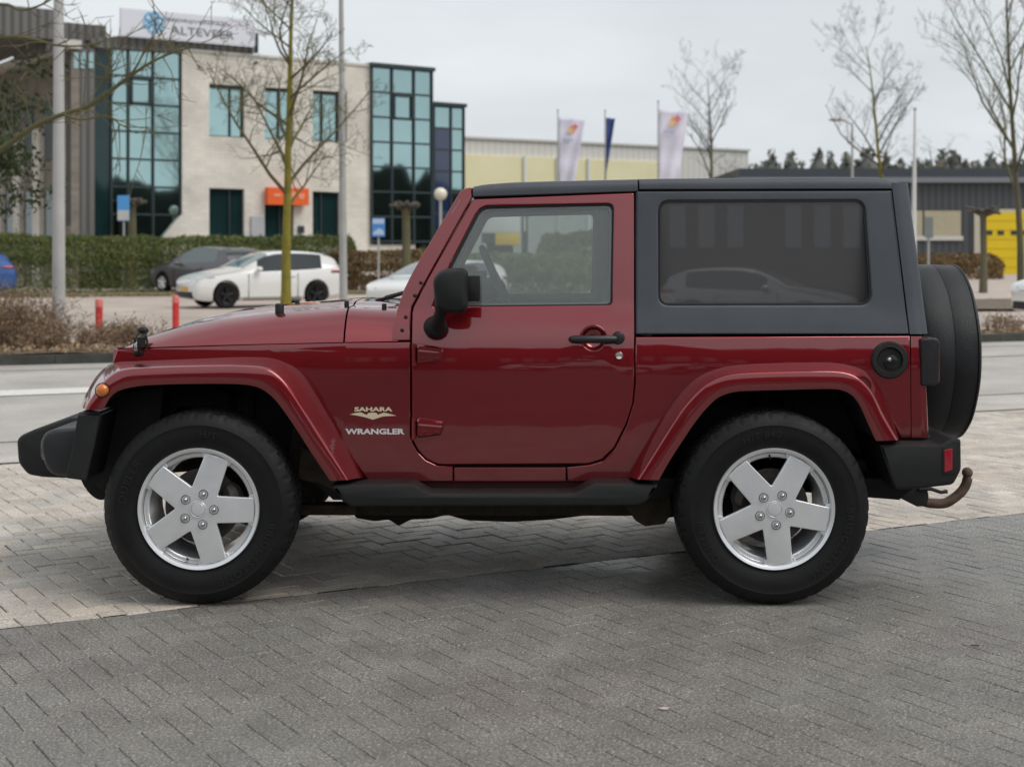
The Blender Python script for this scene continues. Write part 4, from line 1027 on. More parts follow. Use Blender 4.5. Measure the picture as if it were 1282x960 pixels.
for i, w_ in enumerate(wins):
    if i == 3: fplate('slit_window', [w_], M['mull'], off, .15, .1); continue
    fr = ffr(w_, 1.6, M['teal'] if i < 3 else M['teal_dark'])
    mxp = {0: 290, 1: 351, 2: 405, 4: 289, 5: 352, 6: 404}[i]
    fplate('mullion', [rct(mxp-.8, w_[0][1]+1.2, mxp+.8, w_[0][1]+1.2, w_[2][1]-1.2, w_[2][1]-1.2)], M['mull'], fr, .13, .07)
    if i < 3: fplate('sash', [rct(w_[0][0]+1.4, w_[0][1]+1.4, w_[1][0]-1.4, w_[1][1]+1.4, w_[1][1]+4.5, w_[0][1]+4.5)], M['mull'], fr, .12, .06)
    else: fplate('sill', [rct(w_[0][0]-.5, w_[3][1]-.6, w_[1][0]+.5, w_[2][1]-.6, w_[2][1]+1.2, w_[3][1]+1.2)], M['whitewall'], fr, -.02, .2)
fplate('downpipe', [rct(428.6, 84, 430.4, 84, 300, 300)], M['whitewall'], off, -.14, .1)
fplate('wall_panel', [rct(313.5, 271, 330, 272, 304, 303)], mat('grey_panel', (.45, .46, .48), rough=.6), off, -.10, .09)
sg = fplate('shop_sign', [rct(330, 235, 381, 236.5, 257.5, 256.5)], mat('orange_sign', (.85, .13, .02), rough=.5), off, -.40, .3)
fplate('lettering', [rct(337, 243, 346, 243.3, 247, 246.7), ], mat('sign_pale', (.85, .35, .2), rough=.5), sg, -.42, .015)
fplate('lettering', [rct(359, 241, 364, 241.2, 251, 250.8), [(368, 243), (376, 243.4), (374, 250), (369, 250)]], mat('sign_pale2', (.85, .35, .2), rough=.5), sg, -.42, .015)
fplate('letter_box', [rct(372.5, 283, 379.5, 283, 292, 292)], M['mull'], off, -.12, .11)
fplate('entrance_lamp', [rct(314, 97.5, 319, 97.7, 101.5, 101.3)], M['whitewall'], off, -.25, .24)
fplate('entrance_lamp', [rct(317.5, 78, 320, 78.2, 81, 80.8)], M['mull'], off, -.25, .24)
# glass walls
def curtain(name, cols, z0, z1, dz, d0, dark_cols=(), win=None, parent=off, cap=True, tops=None):
    s_ = [fs(c) for c in cols]
    mb = MB(); mb.box(s_[0], s_[-1], d0+.05, d0+.4, z0, z1); g_ = mb.build(name, M['teal'], parent, None, xf=FM)
    mb = MB()
    for c in s_: mb.box(c-.035, c+.035, d0-.04, d0+.06, z0, z1)
    z = z1
    while z > z0:
        mb.box(s_[0], s_[-1], d0-.03, d0+.055, z-.035, z+.035); z -= dz
    mb.build('glazing_bars', M['mull'], g_, None, xf=FM)
    if win:
        a, b_, c, d = win; mb = MB()
        for (q0, q1, q2, q3) in ((a, b_, c, c+.09), (a, b_, d-.09, d), (a, a+.09, c, d), (b_-.09, b_, c, d)): mb.box(q0, q1, d0-.08, d0+.05, q2, q3)
        mb.build('opening_light', M['mull'], g_, None, xf=FM)
    if cap: fbox('cap', s_[0]-.08, s_[-1]+.10, z1, z1+.16, d0-.12, d0+.5, M['mull'], parent, True)
    return g_
zt = fz(228, 66); 
g1 = curtain('glass_front', [140.5, 162, 193, 227.6], 0, zt, 1.02, .10, win=(fs(164), fs(192), zt-2.05, zt-1.05), cap=False)
g2 = curtain('glass_corner', [463.8, 489, 516.5, 539], 1.75, fz(464, 84), 1.02, -.12, win=(fs(490), fs(515.5), fz(464, 84)-2.1, fz(464, 84)-1.06))
# return wall of that corner
mb = MB(); s1 = fs(539); mb.box(s1-.3, s1, .3, 9, 0, fz(464, 84)); mb.build('return_wall', M['mull'], off, None, xf=FM)
# lower glass block beyond
dd = 6.2
mb = MB(); mb.box(11.6, 14.7, dd, dd+6, 0, 8.34); g3 = mb.build('glass_block', M['teal'], off, None, xf=FM)
mb = MB()
for k in (12.3, 13.0, 13.95, 14.68): mb.box(k-.04, k+.04, dd-.08, dd, 0, 8.36)
for k in range(9): mb.box(11.6, 14.7, dd-.06, dd-.002, 8.28-k*1.02, 8.36-k*1.02)
mb.box(11.5, 14.8, dd-.15, dd+6, 8.36, 8.52)
mb.build('glazing_bars', M['mull'], g3, None, xf=FM)
mb = MB(); mb.box(13.06, 13.9, dd-.03, dd-.004, 2.5, 7.3); mb.build('navy_panes', M['navy'], g3, None, xf=FM)
# dark fascia, attic, roof sign
fplate('fascia', [[(110, 50), (147, 45.5), (228, 52), (317, 59.5), (317, 67.5), (228, 60), (228, 67), (120, 60)]], M['corr'], off, -.05, .5)
fplate('attic', [[(52, 25), (92, 22.5), (147, 27.5), (147, 60), (60, 60)]], M['corr'], off, 1.2, 3.)
# corner left of the glass: dark glass strip then corrugated metal, turned away
fplate('glass_strip', [rct(119, 60, 140, 62, 340, 340)], M['teal_dark'], off, .14, .3)
fplate('metal_cladding', [[(88, 64), (119, 60.5), (119, 340), (96, 340), (96, 300), (88, 280)]], M['corr'], off, .02, .45)
for q in (92, 101, 111): fplate('clerestory', [rct(q, 66, q+6, 66, 86, 86)], M['teal'], off, -.02, .03)
# left wing runs back from the corner
WM = FM @ Matrix.Translation((fs(89), 0, 0)) @ Matrix.Rotation(R(90), 4, 'Z')
mb = MB(); mb.box(0, 26, -.3, 0, 0, 8.75); lw = mb.build('left_wing', brickmat('brown_brick', (.27, .235, .20), (.22, .19, .16), (.2, .18, .16), .42, .14), off, None, xf=WM)
mb = MB(); mb.box(-.25, 26, -.3, .32, 8.75, 9.05); mb.build('cornice', M['whitewall'], off, None, xf=WM)
mb = MB(); mb.box(0, 26, .5, 5, 9.05, 10.1); mb.build('upper_storey', M['corr'], off, None, xf=WM)
for k in range(9):
    mb = MB(); mb.box(1.9+k*2.6, 2.9+k*2.6, .003, .05, 1.6, 3.8); mb.build('slit_window', M['teal_dark'], off, None, xf=WM)
    mb = MB(); mb.box(.6+k*2.6, 1.5+k*2.6, .003, .18, 0, 6.1); mb.build('pier', M['brick'], off, None, xf=WM)
    mb = MB(); mb.box(1.9+k*2.6, 2.9+k*2.6, .003, .05, 4.9, 7.1); mb.build('slit_window', M['mull'], off, None, xf=WM)
mb = MB(); mb.box(fs(92), fs(538)-.6, .75, 10, 0, 8.3); mb.build('building_core', M['corr'], off, None, xf=FM)
# roof sign
rs = fplate('roof_sign', [[(147, 12), (315, 27), (315, 58.8), (147, 46)]], mat('sign_white', (.74, .75, .82), rough=.4), None, -.35, .12)
tag(rs, 'long white rooftop sign reading ALTEVEER with a blue flower emblem', 'roof sign')
fplate('end_post', [rct(315.2, 44, 318, 44.2, 68, 67.8)], M['mull'], rs, -.4, .2)
def ftext(name, s, pxa, pxb, pyb, hpx, m, parent, d):
    tm = text_me(s, hpx/FPX*fdepth((pxa+pxb)/2), .01, 1, off=-.004)
    xs = [v.co.x for v in tm.vertices]; s0, s1 = fs(pxa), fs(pxb); k = (s1-s0)/(max(xs)-min(xs)); x0 = min(xs)
    zb0 = fz(pxa, pyb)
    for v in tm.vertices: v.co = Vector((s0+(v.co.x-x0)*k, d-v.co.z, zb0+v.co.y))
    tm.transform(FM); return link(name, tm, m, parent, 30)
ftext('lettering', 'ALTEVEER', 209, 288, 43.9, 9.6, mat('sign_grey_text', (.12, .13, .15), rough=.6), rs, -.36)
ftext('lettering', 'BEDRIJVENPARK', 204, 286, 29.0, 5.0, mat('sign_grey_text2', (.2, .2, .22), rough=.6), rs, -.36)
mb = MB(); se, ze = fs(188), fz(188, 30)
for k in range(6):
    a = k*math.pi/3+.3; mb.lathe([(.10, -.01), (.19, -.01), (.19, .01), (.10, .01)], (se+.24*math.cos(a), -.36, ze+.24*math.sin(a)), n=20, closed=True)
mb.lathe([(.0005, -.015), (.13, -.015), (.13, .01)], (se, -.365, ze), n=20)
mb.build('flower_emblem', mat('emblem_blue', (.20, .52, .80), rough=.5), rs, 30, xf=FM)
# another sign on the left wing's roof
mb = MB(); mb.box(8.2, 13, .2, .35, 10.12, 11.4); o = mb.build('roof_sign', mat('sign_white2', (.60, .70, .85), rough=.4), None, None, xf=WM); tag(o, 'small pale blue roof sign at the far left edge above the left wing', 'roof sign')
mb = MB(); mb.lathe([(.0005, -.02), (.3, -.02), (.3, .02)], (9.3, .17, 10.8), n=18); mb.build('emblem', mat('emblem_blue2', (.05, .2, .5), rough=.5), o, 30, xf=WM)

# --- leaves and twigs
def leafmat(name, c1, c2): return mat(name, c1, rough=.75, col2=c2, vs_=1.2, attr=True)
def leaf_cloud(name, pts, size, m, parent, seed=0, flat=0.):
    rr = random.Random(seed); V = []; F = []; T = []
    for p in pts:
        n = Vector((rr.gauss(0, 1), rr.gauss(0, 1), rr.gauss(0, 1)+flat)).normalized(); u = n.orthogonal().normalized(); v = n.cross(u)
        a = rr.random()*6.28; u, v = u*math.cos(a)+v*math.sin(a), v*math.cos(a)-u*math.sin(a)
        s = size*(.6+.8*rr.random()); p = Vector(p); o = len(V)
        V += [p-u*s, p+v*s*.45+n*s*.12, p+u*s, p-v*s*.45+n*s*.12]; F.append((o, o+1, o+2, o+3))
        k = .55+.9*rr.random(); h = rr.gauss(0, .10); T.append((k*(1+h), k, k*(1-h*.5), 1))
    me = bpy.data.meshes.new(name); me.from_pydata([v[:] for v in V], [], F); me.attributes.new('tint', 'FLOAT_COLOR', 'FACE').data.foreach_set('color', [c for t in T for c in t])
    return link(name, me, m, parent, None)
def hedge(name, label, p0, p1, thick, h, m, n, size, seed, cat='hedge', z0=.12, group=None):
    rr = random.Random(seed); p0 = Vector((*p0, 0)); p1 = Vector((*p1, 0)); d = (p1-p0); Ln = d.length; d.normalize(); nn = Vector((-d.y, d.x, 0))
    t = thing(name, p0+Vector((0, 0, z0)), label, cat, group)
    def surf(s, a):
        # rounded box cross-section; a in 0..1 from front foot over the top to the back foot
        P_ = [(-.5, 0), (-.52, .5), (-.50, .70), (-.30, .92), (0, 1.0), (.40, .97), (.5, .86), (.52, .5), (.5, 0)]
        f_ = a*(len(P_)-1); i = min(len(P_)-2, int(f_)); w_ = f_-i; q = (P_[i][0]*(1-w_)+P_[i+1][0]*w_, P_[i][1]*(1-w_)+P_[i+1][1]*w_)
        wob = 1+.07*mnoise.noise(Vector((s*.8, a*5, seed)))+.04*mnoise.noise(Vector((s*2.7, a*9, seed+5)))
        return p0+d*s+nn*(q[0]*thick*wob+thick/2)+Vector((0, 0, z0+q[1]*h*wob))
    nS = max(8, int(Ln/.5)); rows = [[tuple(surf(Ln*i/nS, j/24)) for j in range(25)] for i in range(nS+1)]
    rows = [[tuple(p0+d*Ln/2*0+Vector(p)) for p in r_] for r_ in rows]
    core = grid(rows, 'branches', M['twig_core'], t, 60)
    pts = []
    for _ in range(n):
        s = rr.random()*Ln; a = rr.random()*.72; p = surf(s, a); c_ = p0+d*s+nn*thick/2+Vector((0, 0, z0+h*.5)); pts.append(p+(p-c_)*rr.gauss(.02, .05))
    for _ in range(n//12):
        a = rr.random()*.6; e = rr.choice((0, Ln)); p = surf(e, a); c_ = p0+d*e+nn*thick/2+Vector((0, 0, z0)); pts.append(c_+(p-c_)*rr.random())
    leaf_cloud('foliage', pts, size, m, t, seed)
    return t
M['twig_core'] = mat('hedge_inside', (.020, .022, .010), rough=.95)
M['hedge_g'] = leafmat('hedge_leaves', (.10, .13, .035), (.17, .19, .06))
M['hedge_b'] = leafmat('beech_hedge_leaves', (.16, .095, .045), (.24, .17, .075))
def gy(px, y): return ((px-CX)/FPX*y, y)
hedge('clipped_hedge', 'long clipped green hedge in front of the pale brick office building', gy(-60, 45.5), gy(448, 51.5), 1.6, 1.78, M['hedge_g'], 100000, .042, 11)
hedge('beech_hedge', 'brown-leaved hedge below the glass corner of the office building', gy(436, 50), gy(566, 53), 1.3, 1.30, M['hedge_b'], 16000, .055, 12)
hedge('clipped_hedge', 'low green hedge seen through the side windows of the red car', gy(560, 41), gy(778, 30), 1.4, 1.22, M['hedge_g'], 26000, .05, 13)
hedge('clipped_hedge', 'short green hedge behind the spindly one, seen through the rear of the side window', gy(672, 52), gy(790, 50), 1.4, 1.95, M['hedge_g'], 9000, .07, 14)
hedge('beech_hedge', 'low brown hedge in front of the dark warehouse on the right', gy(1112, 66), gy(1256, 70), 1.6, 1.15, M['hedge_b'], 12000, .075, 15)

# --- bare trees
def tree_mesh(rr, base, h, r0, lean=(0, 0), levels=4, spread=.8, first=.3, nb=(9, 6, 5, 4), up=.25, clear=None, sides=(9, 6, 4, 3), len1=.42, jit=.06, droop=0.):
    trunk = MB(); crown = MB()
    def limb(p, d, L_, r_, lev, mb_):
        n = max(3, int(6-lev)); pts = [p]; q = p.copy(); dd_ = d.copy()
        for i in range(n):
            dd_ = (dd_+Vector((rr.gauss(0, jit*(1+lev)), rr.gauss(0, jit*(1+lev)), rr.gauss(0, jit)+up*.12*(lev > 0)-droop*.1*(lev > 1)))).normalized(); q = q+dd_*L_/n; pts.append(q)
        rad = [max(.0035, r_*(1-.78*i/n)) for i in range(n+1)]
        mb_.tube(pts, rad, sides[min(lev, 3)], cap=False); return pts, rad
    base = Vector(base); pts = [base]; d = Vector((lean[0], lean[1], 1)).normalized(); n = 12; q = base.copy()
    for i in range(n):
        d = (d+Vector((rr.gauss(0, jit*.5), rr.gauss(0, jit*.5), .04))).normalized(); q = q+d*h/n; pts.append(q)
    rad = [r0*(1.15 if i == 0 else 1-.9*(i/n)**.9) for i in range(n+1)]; rad = [max(.012, r_) for r_ in rad]
    trunk.tube(pts, rad, 10, cap=False)
    def at(pts_, rad_, t):
        f_ = t*(len(pts_)-1); i = min(len(pts_)-2, int(f_)); w_ = f_-i; return pts_[i].lerp(pts_[i+1], w_), rad_[i]*(1-w_)+rad_[i+1]*w_, (pts_[i+1]-pts_[i]).normalized()
    def sub(pts_, rad_, L_, lev):
        if lev > levels: return
        for k in range(nb[lev-1]):
            t = first+(1-first)*(k+rr.random())/nb[lev-1] if lev == 1 else .2+.8*(k+rr.random())/nb[lev-1]
            p, r_, d_ = at(pts_, rad_, t); side = d_.orthogonal().normalized(); side = Matrix.Rotation(rr.random()*6.283, 3, d_) @ side
            nd = (d_*(1-spread*.55)+side*spread*(.7+.5*rr.random())+Vector((0, 0, up))).normalized()
            l_ = L_*(len1 if lev == 1 else .48)*(1-.45*t)*(.75+.5*rr.random())
            pp, rd = limb(p, nd, l_, min(r_*.6, l_*.013+(.010, .006, .003, .002, .002)[lev]), lev, crown); sub(pp, rd, l_, lev+1)
    sub(pts, rad, h, 1)
    return trunk, crown
M['bark_moss'] = mat('mossy_bark', (.16, .14, .02), rough=.9, col2=(.27, .225, .03), vs_=6, bump=.6, bs=60)
M['bark'] = mat('grey_bark', (.11, .095, .075), rough=.9, col2=(.15, .14, .07), vs_=1.5, bump=.5)
M['twigs'] = mat('bare_twigs', (.10, .085, .07), rough=.9, var=.3, vs_=3)
M['twigs_moss'] = mat('mossy_twigs', (.10, .09, .05), rough=.9, col2=(.14, .125, .045), vs_=2)
def bare_tree(label, px, y, h, r0, seed, bark, tw, **k):
    x = (px-CX)/FPX*y; t = thing('bare_tree', (x, y, .1), label, 'tree', None); rr = random.Random(seed)
    tr, cr = tree_mesh(rr, (x, y, .08), h, r0, **k); tr.build('trunk', bark, t, 60, fix=False); cr.build('branches', tw, t, 60, fix=False); return t
bare_tree('bare young street tree with a mossy yellow-green trunk before the brick facade', 357, 27, 7.9, .105, 21, M['bark_moss'], M['twigs_moss'], first=.26, nb=(22, 8, 6, 4), spread=1.0, up=.28, len1=.34)
bare_tree('bare spindly tree standing beside the right-hand white flag', 888, 70, 10.0, .15, 24, M['bark'], M['twigs'], first=.45, nb=(13, 7, 5, 4), spread=.75, up=.35, len1=.42, lean=(-.03, 0))
bare_tree('bare tree with a yellow-green trunk showing just above the car roof', 1108, 58, 9.7, .14, 33, M['bark_moss'], M['twigs'], first=.42, nb=(14, 7, 6, 4), spread=.85, up=.30, len1=.40)
bare_tree('large bare tree at the right edge beside the yellow roller door', 1279, 38, 9.6, .105, 35, M['bark'], M['twigs_moss'], first=.28, nb=(15, 8, 6, 4), spread=.80, up=.42, len1=.46, lean=(.01, 0))
bare_tree('small bare tree in front of the pale end of the long factory hall', 905, 92, 6.8, .10, 37, M['bark'], M['twigs'], first=.35, nb=(10, 5, 4, 2), spread=.9, up=.3, len1=.5)
bare_tree('low drooping bare tree above the roof of the dark warehouse', 1172, 118, 10.2, .2, 39, M['bark'], M['twigs'], first=.45, nb=(10, 6, 5, 3), spread=1., up=.1, len1=.42, droop=1.)
def pollard(label, px, y, zt_, r_, seed, m):
    x = (px-CX)/FPX*y; t = thing('pollard_tree', (x, y, .1), label, 'tree'); rr = random.Random(seed); mb = MB()
    mb.tube([(x, y, .08), (x+.02, y, zt_*.5), (x, y, zt_*.93), (x, y, zt_)], [r_*1.3, r_, r_*.95, r_*1.3], 9); mb.build('trunk', m, t, 60)
    mb = MB()
    for k in range(26):
        a = rr.random()*6.28; l_ = .25+.35*rr.random(); p = Vector((x, y, zt_-.1+.1*rr.random())); e = p+Vector((math.cos(a)*l_, math.sin(a)*l_, .05+.18*rr.random()))
        mb.tube([p, p.lerp(e, .6)+Vector((0, 0, .05)), e], [r_*.55, r_*.4, r_*.45], 6)
    mb.build('knobbly_head', M['twigs'], t, 60); return t
pollard('pollarded tree with a flat knobbly head in front of the yellow door', 1231, 47, 2.72, .11, 51, M['bark'])
pollard('pollarded tree in front of the glass corner of the office', 508, 49, 2.95, .15, 52, M['bark'])
pollard('pollarded tree in front of the left glass wall beside a blue sign', 165, 52, 3.2, .16, 53, M['bark'])
# left edge: evergreen and a mossy tree whose low branch reaches into the picture
ev = thing('evergreen_tree', (*gy(-5, 24), .1), 'dark evergreen tree leaning into the left edge of the picture', 'tree'); rr = random.Random(5); pts = []; x0, y0 = gy(-8, 24)
mb = MB(); mb.tube([(x0-.4, y0, 0), (x0-.2, y0, 3), (x0, y0, 5.4)], [.14, .11, .03], 8); mb.build('trunk', M['bark'], ev, 60)
for _ in range(46):
    c = Vector((x0+rr.uniform(-1.6, .62), y0+rr.uniform(-1, 1), rr.uniform(2.2, 4.9)))
    for _ in range(150): pts.append(c+Vector((rr.gauss(0, .24), rr.gauss(0, .24), rr.gauss(0, .13)-.05)))
leaf_cloud('foliage', pts, .055, leafmat('evergreen_leaves', (.030, .048, .016), (.055, .075, .025)), ev, 3)
mt = thing('mossy_tree', (*gy(-230, 19), .1), 'mossy tree standing outside the left edge whose long bare branch crosses the picture', 'tree')
tp = gy(-230, 19); mb = MB(); mb.tube([(tp[0], tp[1], 0), (tp[0]+.05, tp[1], 2), (tp[0]+.1, tp[1], 5.5)], [.2, .17, .1], 10); mb.build('trunk', M['bark_moss'], mt, 60)
mb = MB()
def brpx(pts_, r0, r1, y0_, y1_):
    q = smoothline([(*[v for v in (P(a, b_, y0_+(y1_-y0_)*i/(len(pts_)-1)))], y0_+(y1_-y0_)*i/(len(pts_)-1)) for i, (a, b_) in enumerate(pts_)], 4)
    n_ = len(q); mb.tube([(a, c, b_) for a, b_, c in q], [r0+(r1-r0)*i/(n_-1) for i in range(n_)], 7, cap=False); return [Vector((a, c, b_)) for a, b_, c in q]
main = brpx([(-228, 215), (-100, 215), (-10, 192), (40, 160), (80, 143), (112, 133), (140, 113), (165, 94), (190, 78), (217, 66), (240, 60)], .045, .009, 19, 16)
brs = [main, brpx([(-228, 120), (-100, 70), (0, 48), (40, 49), (70, 57), (100, 58), (125, 54)], .028, .008, 19, 16.5), brpx([(-228, 60), (-80, 20), (0, 6), (25, 13), (48, 8), (70, -4)], .03, .009, 19, 16.5),
       brpx([(162, 96), (172, 82), (182, 62), (196, 40), (206, 22)], .016, .005, 17, 16.8), brpx([(127, 110), (132, 97), (140, 84)], .012, .004, 17, 16.8), brpx([(80, 143), (100, 150), (135, 146), (155, 158), (190, 160)], .018, .005, 17.2, 16.8)]
rr = random.Random(77)
for pts_ in brs:
    for k in range(26 if pts_ is main else 12):
        p = pts_[min(len(pts_)-1, int(len(pts_)*(.25+.75*rr.random())))]; d = Vector((rr.uniform(-.3, 1), rr.gauss(0, .5), rr.uniform(-.5, 1))).normalized(); l_ = rr.uniform(.25, .8)
        q = [p, p+d*l_*.5+Vector((0, 0, rr.gauss(0, .04))), p+d*l_+Vector((0, 0, rr.gauss(.05, .08)))]; mb.tube(q, [.008, .006, .003], 4, cap=False)
        for _ in range(3):
            s_ = q[1].lerp(q[2], rr.random()); e = s_+(d+Vector((rr.gauss(0, .6), rr.gauss(0, .6), rr.gauss(0, .6)))).normalized()*l_*.4; mb.tube([s_, e], [.005, .003], 3, cap=False)
mb.build('branches', M['twigs_moss'], mt, 60, fix=False)
# shrubs on the left verge, seedlings on the right verge
def shrub(label, px, y, w_, h, n, seed, name='bare_shrub', group=None):
    x = (px-CX)/FPX*y; t = thing(name, (x, y, .12), label, 'shrub', group); rr = random.Random(seed); mb = MB(); pts = []
    for _ in range(n):
        b_ = Vector((x+rr.gauss(0, w_*.22), y+rr.gauss(0, w_*.2), .1)); a = rr.random()*6.28; q = [b_]; d = Vector((math.cos(a)*.45, math.sin(a)*.45, 1)).normalized(); L_ = h*rr.uniform(.5, 1.05)
        for i in range(4): d = (d+Vector((rr.gauss(0, .22), rr.gauss(0, .22), rr.gauss(-.03, .1)))).normalized(); q.append(q[-1]+d*L_/4)
        mb.tube(q, [.008, .007, .006, .004, .003], 4, cap=False)
        for _ in range(5):
            i = rr.randint(1, 3); s_ = q[i].lerp(q[i+1], rr.random()); e = s_+Vector((rr.gauss(0, 1), rr.gauss(0, 1), rr.gauss(.3, .6))).normalized()*L_*.28; mb.tube([s_, e], [.004, .0025], 3, cap=False); pts.append(e)
            if rr.random() < .5: pts.append(s_)
    mb.build('stems', M['shrub_twig'], t, 60, fix=False)
    leaf_cloud('dead_leaves', [p+Vector((rr.gauss(0, .05), rr.gauss(0, .05), rr.gauss(0, .05))) for p in pts for _ in range(2)], .022, M['deadleaf'], t, seed); return t
M['shrub_twig'] = mat('shrub_twigs', (.22, .15, .10), rough=.9, var=.35, vs_=5)
M['deadleaf'] = leafmat('dead_leaves', (.22, .14, .08), (.34, .24, .15))
for i, (px, y, w_, h) in enumerate(((-22, 20.6, 1.2, 1.05), (14, 20.3, 1.1, .95), (40, 21.2, 1.0, .75), (56, 20.0, .9, .45), (94, 20.6, 1.0, .42), (140, 21.4, .9, .36), (168, 21.0, .8, .4))):
    shrub(['bare brown shrub cut off by the left edge of the picture', 'tall bare brown shrub at the left edge behind the kerb', 'bare brown shrub just left of the grey lamp post', 'low leafless shrub at the foot of the grey lamp post', 'low leafless shrub between the lamp post and the first red bollard', 'low leafless shrub just right of the first red bollard', 'low leafless shrub behind the nose of the red car'][i], px, y, w_, h, 90 if i < 3 else 55, 60+i, group='bare shrubs on the left verge')
for i, px in enumerate((1243, 1256, 1268)):
    shrub(['sparse dry seedling nearest the spare wheel on the right verge', 'middle dry seedling on the right verge', 'dry seedling on the right verge nearest the white car'][i], px, 24.6+i*.2, .5, .36, 14, 80+i, 'dry_seedling', 'dry seedlings on the right verge')
pts = []; rr = random.Random(9)
for _ in range(6500):
    x = rr.uniform(-12, 1); pts.append((x, L_kerb(x)+.2+2.3*rr.random()**1.3, .14+.05*rr.random()))
for _ in range(2000):
    x = rr.uniform(6, 14); pts.append((x, L_kerb(x)+.2+.7*rr.random(), .135+.03*rr.random()))
for _ in range(2500):
    x = rr.uniform(-16, -3); pts.append((x, L_kerb(x)+rr.uniform(24, 29), .15+.03*rr.random()))
lf = leaf_cloud('leaf_litter', pts, .035, M['deadleaf'], None, 4, flat=2.); tag(lf, 'brown leaf litter scattered over the verges beside the road', 'leaves', kind='stuff')
# --- posts, signs, bollards
M['galv'] = mat('galvanised_steel', (.42, .42, .41), rough=.55, metal=.2, var=.1, vs_=3)
M['concrete'] = mat('weathered_post', (.47, .46, .45), rough=.7, var=.1, vs_=2)
def post(name, label, cat, px, y, z1, r0, r1, m, lean=0):
    x = (px-CX)/FPX*y; t = thing(name, (x, y, .1), label, cat); mb = MB(); mb.tube([(x, y, .08), (x, y, .5), (x+lean, y, z1)], [r0*1.05, r0, r1], 14); mb.build('pole', m, t, 40)
    mb = MB(); mb.tube([(x, y, .08), (x, y, .16)], [r0*1.5, r0*1.4], 14); mb.build('base_plate', m, t, 40); return t, x
t, x = post('lamp_post', 'thick pale grey lamp post on the left verge', 'lamp post', 73.5, 21.5, 8.5, .098, .055, M['concrete'])
mb = MB(); mb.tube([(x, 21.5, 8.45), (x+.3, 21.3, 8.7), (x+1.0, 21.0, 8.78)], [.05, .045, .04], 8); mb.box(x+.9, x+1.5, 20.9, 21.1, 8.7, 8.85); mb.build('lamp_arm', M['galv'], t, 40)
t, x = post('lamp_post', 'slim grey lamp post behind the white hatchback', 'lamp post', 430, 29, 9.5, .085, .030, M['galv'], lean=-.07)
mb = MB(); mb.ball((x-.05, 29, 9.55), .2, .2, .12); mb.build('lamp_head', M['galv'], t, 50)
t, x = post('flagpole', 'white pole rising beside the back of the car roof', 'flagpole', 1143.5, 45, 5.9, .10, .035, mat('white_pole', (.70, .70, .68), rough=.5), lean=.05)
mb = MB(); mb.ball((x+.05, 45, 5.95), .06); mb.build('finial', M['galv'], t, 50)
t, x = post('lamp_post', 'distant slim grey lamp post above the hardtop', 'lamp post', 1067, 75, 8.2, .10, .05, M['galv'])
mb = MB(); mb.tube([(x, 75, 8.1), (x-.5, 75, 8.35)], [.05, .04], 8); mb.ball((x-.8, 75, 8.36), .45, .2, .1); mb.build('lamp_head', M['galv'], t, 50)
t, x = post('globe_lamp', 'short lamp post with a cream globe in front of the office glass', 'lamp post', 551.5, 47, 3.15, .05, .05, M['galv'])
mb = MB(); mb.ball((x, 47, 3.35), .215, .215, .215, 24, 14); mb.build('globe', mat('opal_globe', (.78, .72, .60), rough=.3, coat=.5), t, 60)
def signpost(label, px, y, ztop, r_, sw, sh, m, mback=None):
    t, x = post('sign_post', label, 'sign', px, y, ztop, r_, r_, M['galv']); mb = MB(); mb.box(x-sw/2, x+sw/2, y-.06, y-.04, ztop-sh, ztop); mb.build('sign_panel', m, t, None, bev=.004); return t, x
t, x = signpost('small blue traffic sign on a thin post by the brown hedge', 474, 40, 2.40, .03, .36, .52, mat('sign_blue', (.09, .28, .68), rough=.4))
mb = MB(); mb.add([(x-.15, 39.935, 1.93), (x+.15, 39.935, 1.93), (x+.15, 39.935, 2.05), (x+.02, 39.935, 2.12), (x-.15, 39.935, 2.0)], [(0, 1, 2, 3, 4)]); mb.add([(x-.16, 39.934, 2.24), (x+.16, 39.934, 2.24), (x+.16, 39.934, 2.38), (x-.16, 39.934, 2.38)], [(0, 1, 2, 3)]); mb.build('sign_symbol', mat('sign_pale_blue', (.5, .62, .85), rough=.4), t, None)
t, x = signpost('blank grey sign on a thin post behind the spare wheel', 1162.5, 42, 2.48, .035, .24, .62, mat('sign_grey', (.22, .25, .25), rough=.6))
t, x = signpost('blue and white sign standing in front of the left glass wall', 155, 50, 3.42, .04, .42, .9, mat('sign_blue2', (.10, .38, .80), rough=.4))
mb = MB(); mb.box(x-.2, x+.2, 49.925, 49.935, 2.55, 2.9); mb.build('white_field', M['whitewall'], t, None)
for i, (px, y) in enumerate(((124, 22.5), (220, 24.3))):
    x = (px-CX)/FPX*y; t = thing('bollard', (x, y, .1), ['red bollard with a pale cap standing near the lamp post', 'red bollard with a pale cap in front of the white hatchback'][i], 'bollard', 'red bollards along the verge')
    mb = MB(); mb.tube([(x, y, .05), (x, y, .62)], .058, 18); mb.build('shaft', mat('bollard_red', (.60, .035, .035), rough=.5, var=.15, vs_=8), t, 40)
    mb = MB(); mb.lathe([(.062, .60), (.062, .70), (.05, .725), (.0005, .735)], (x, y, 0), 'Z', 18); mb.build('cap', mat('bollard_cap', (.68, .18, .16), rough=.5), t, 40)
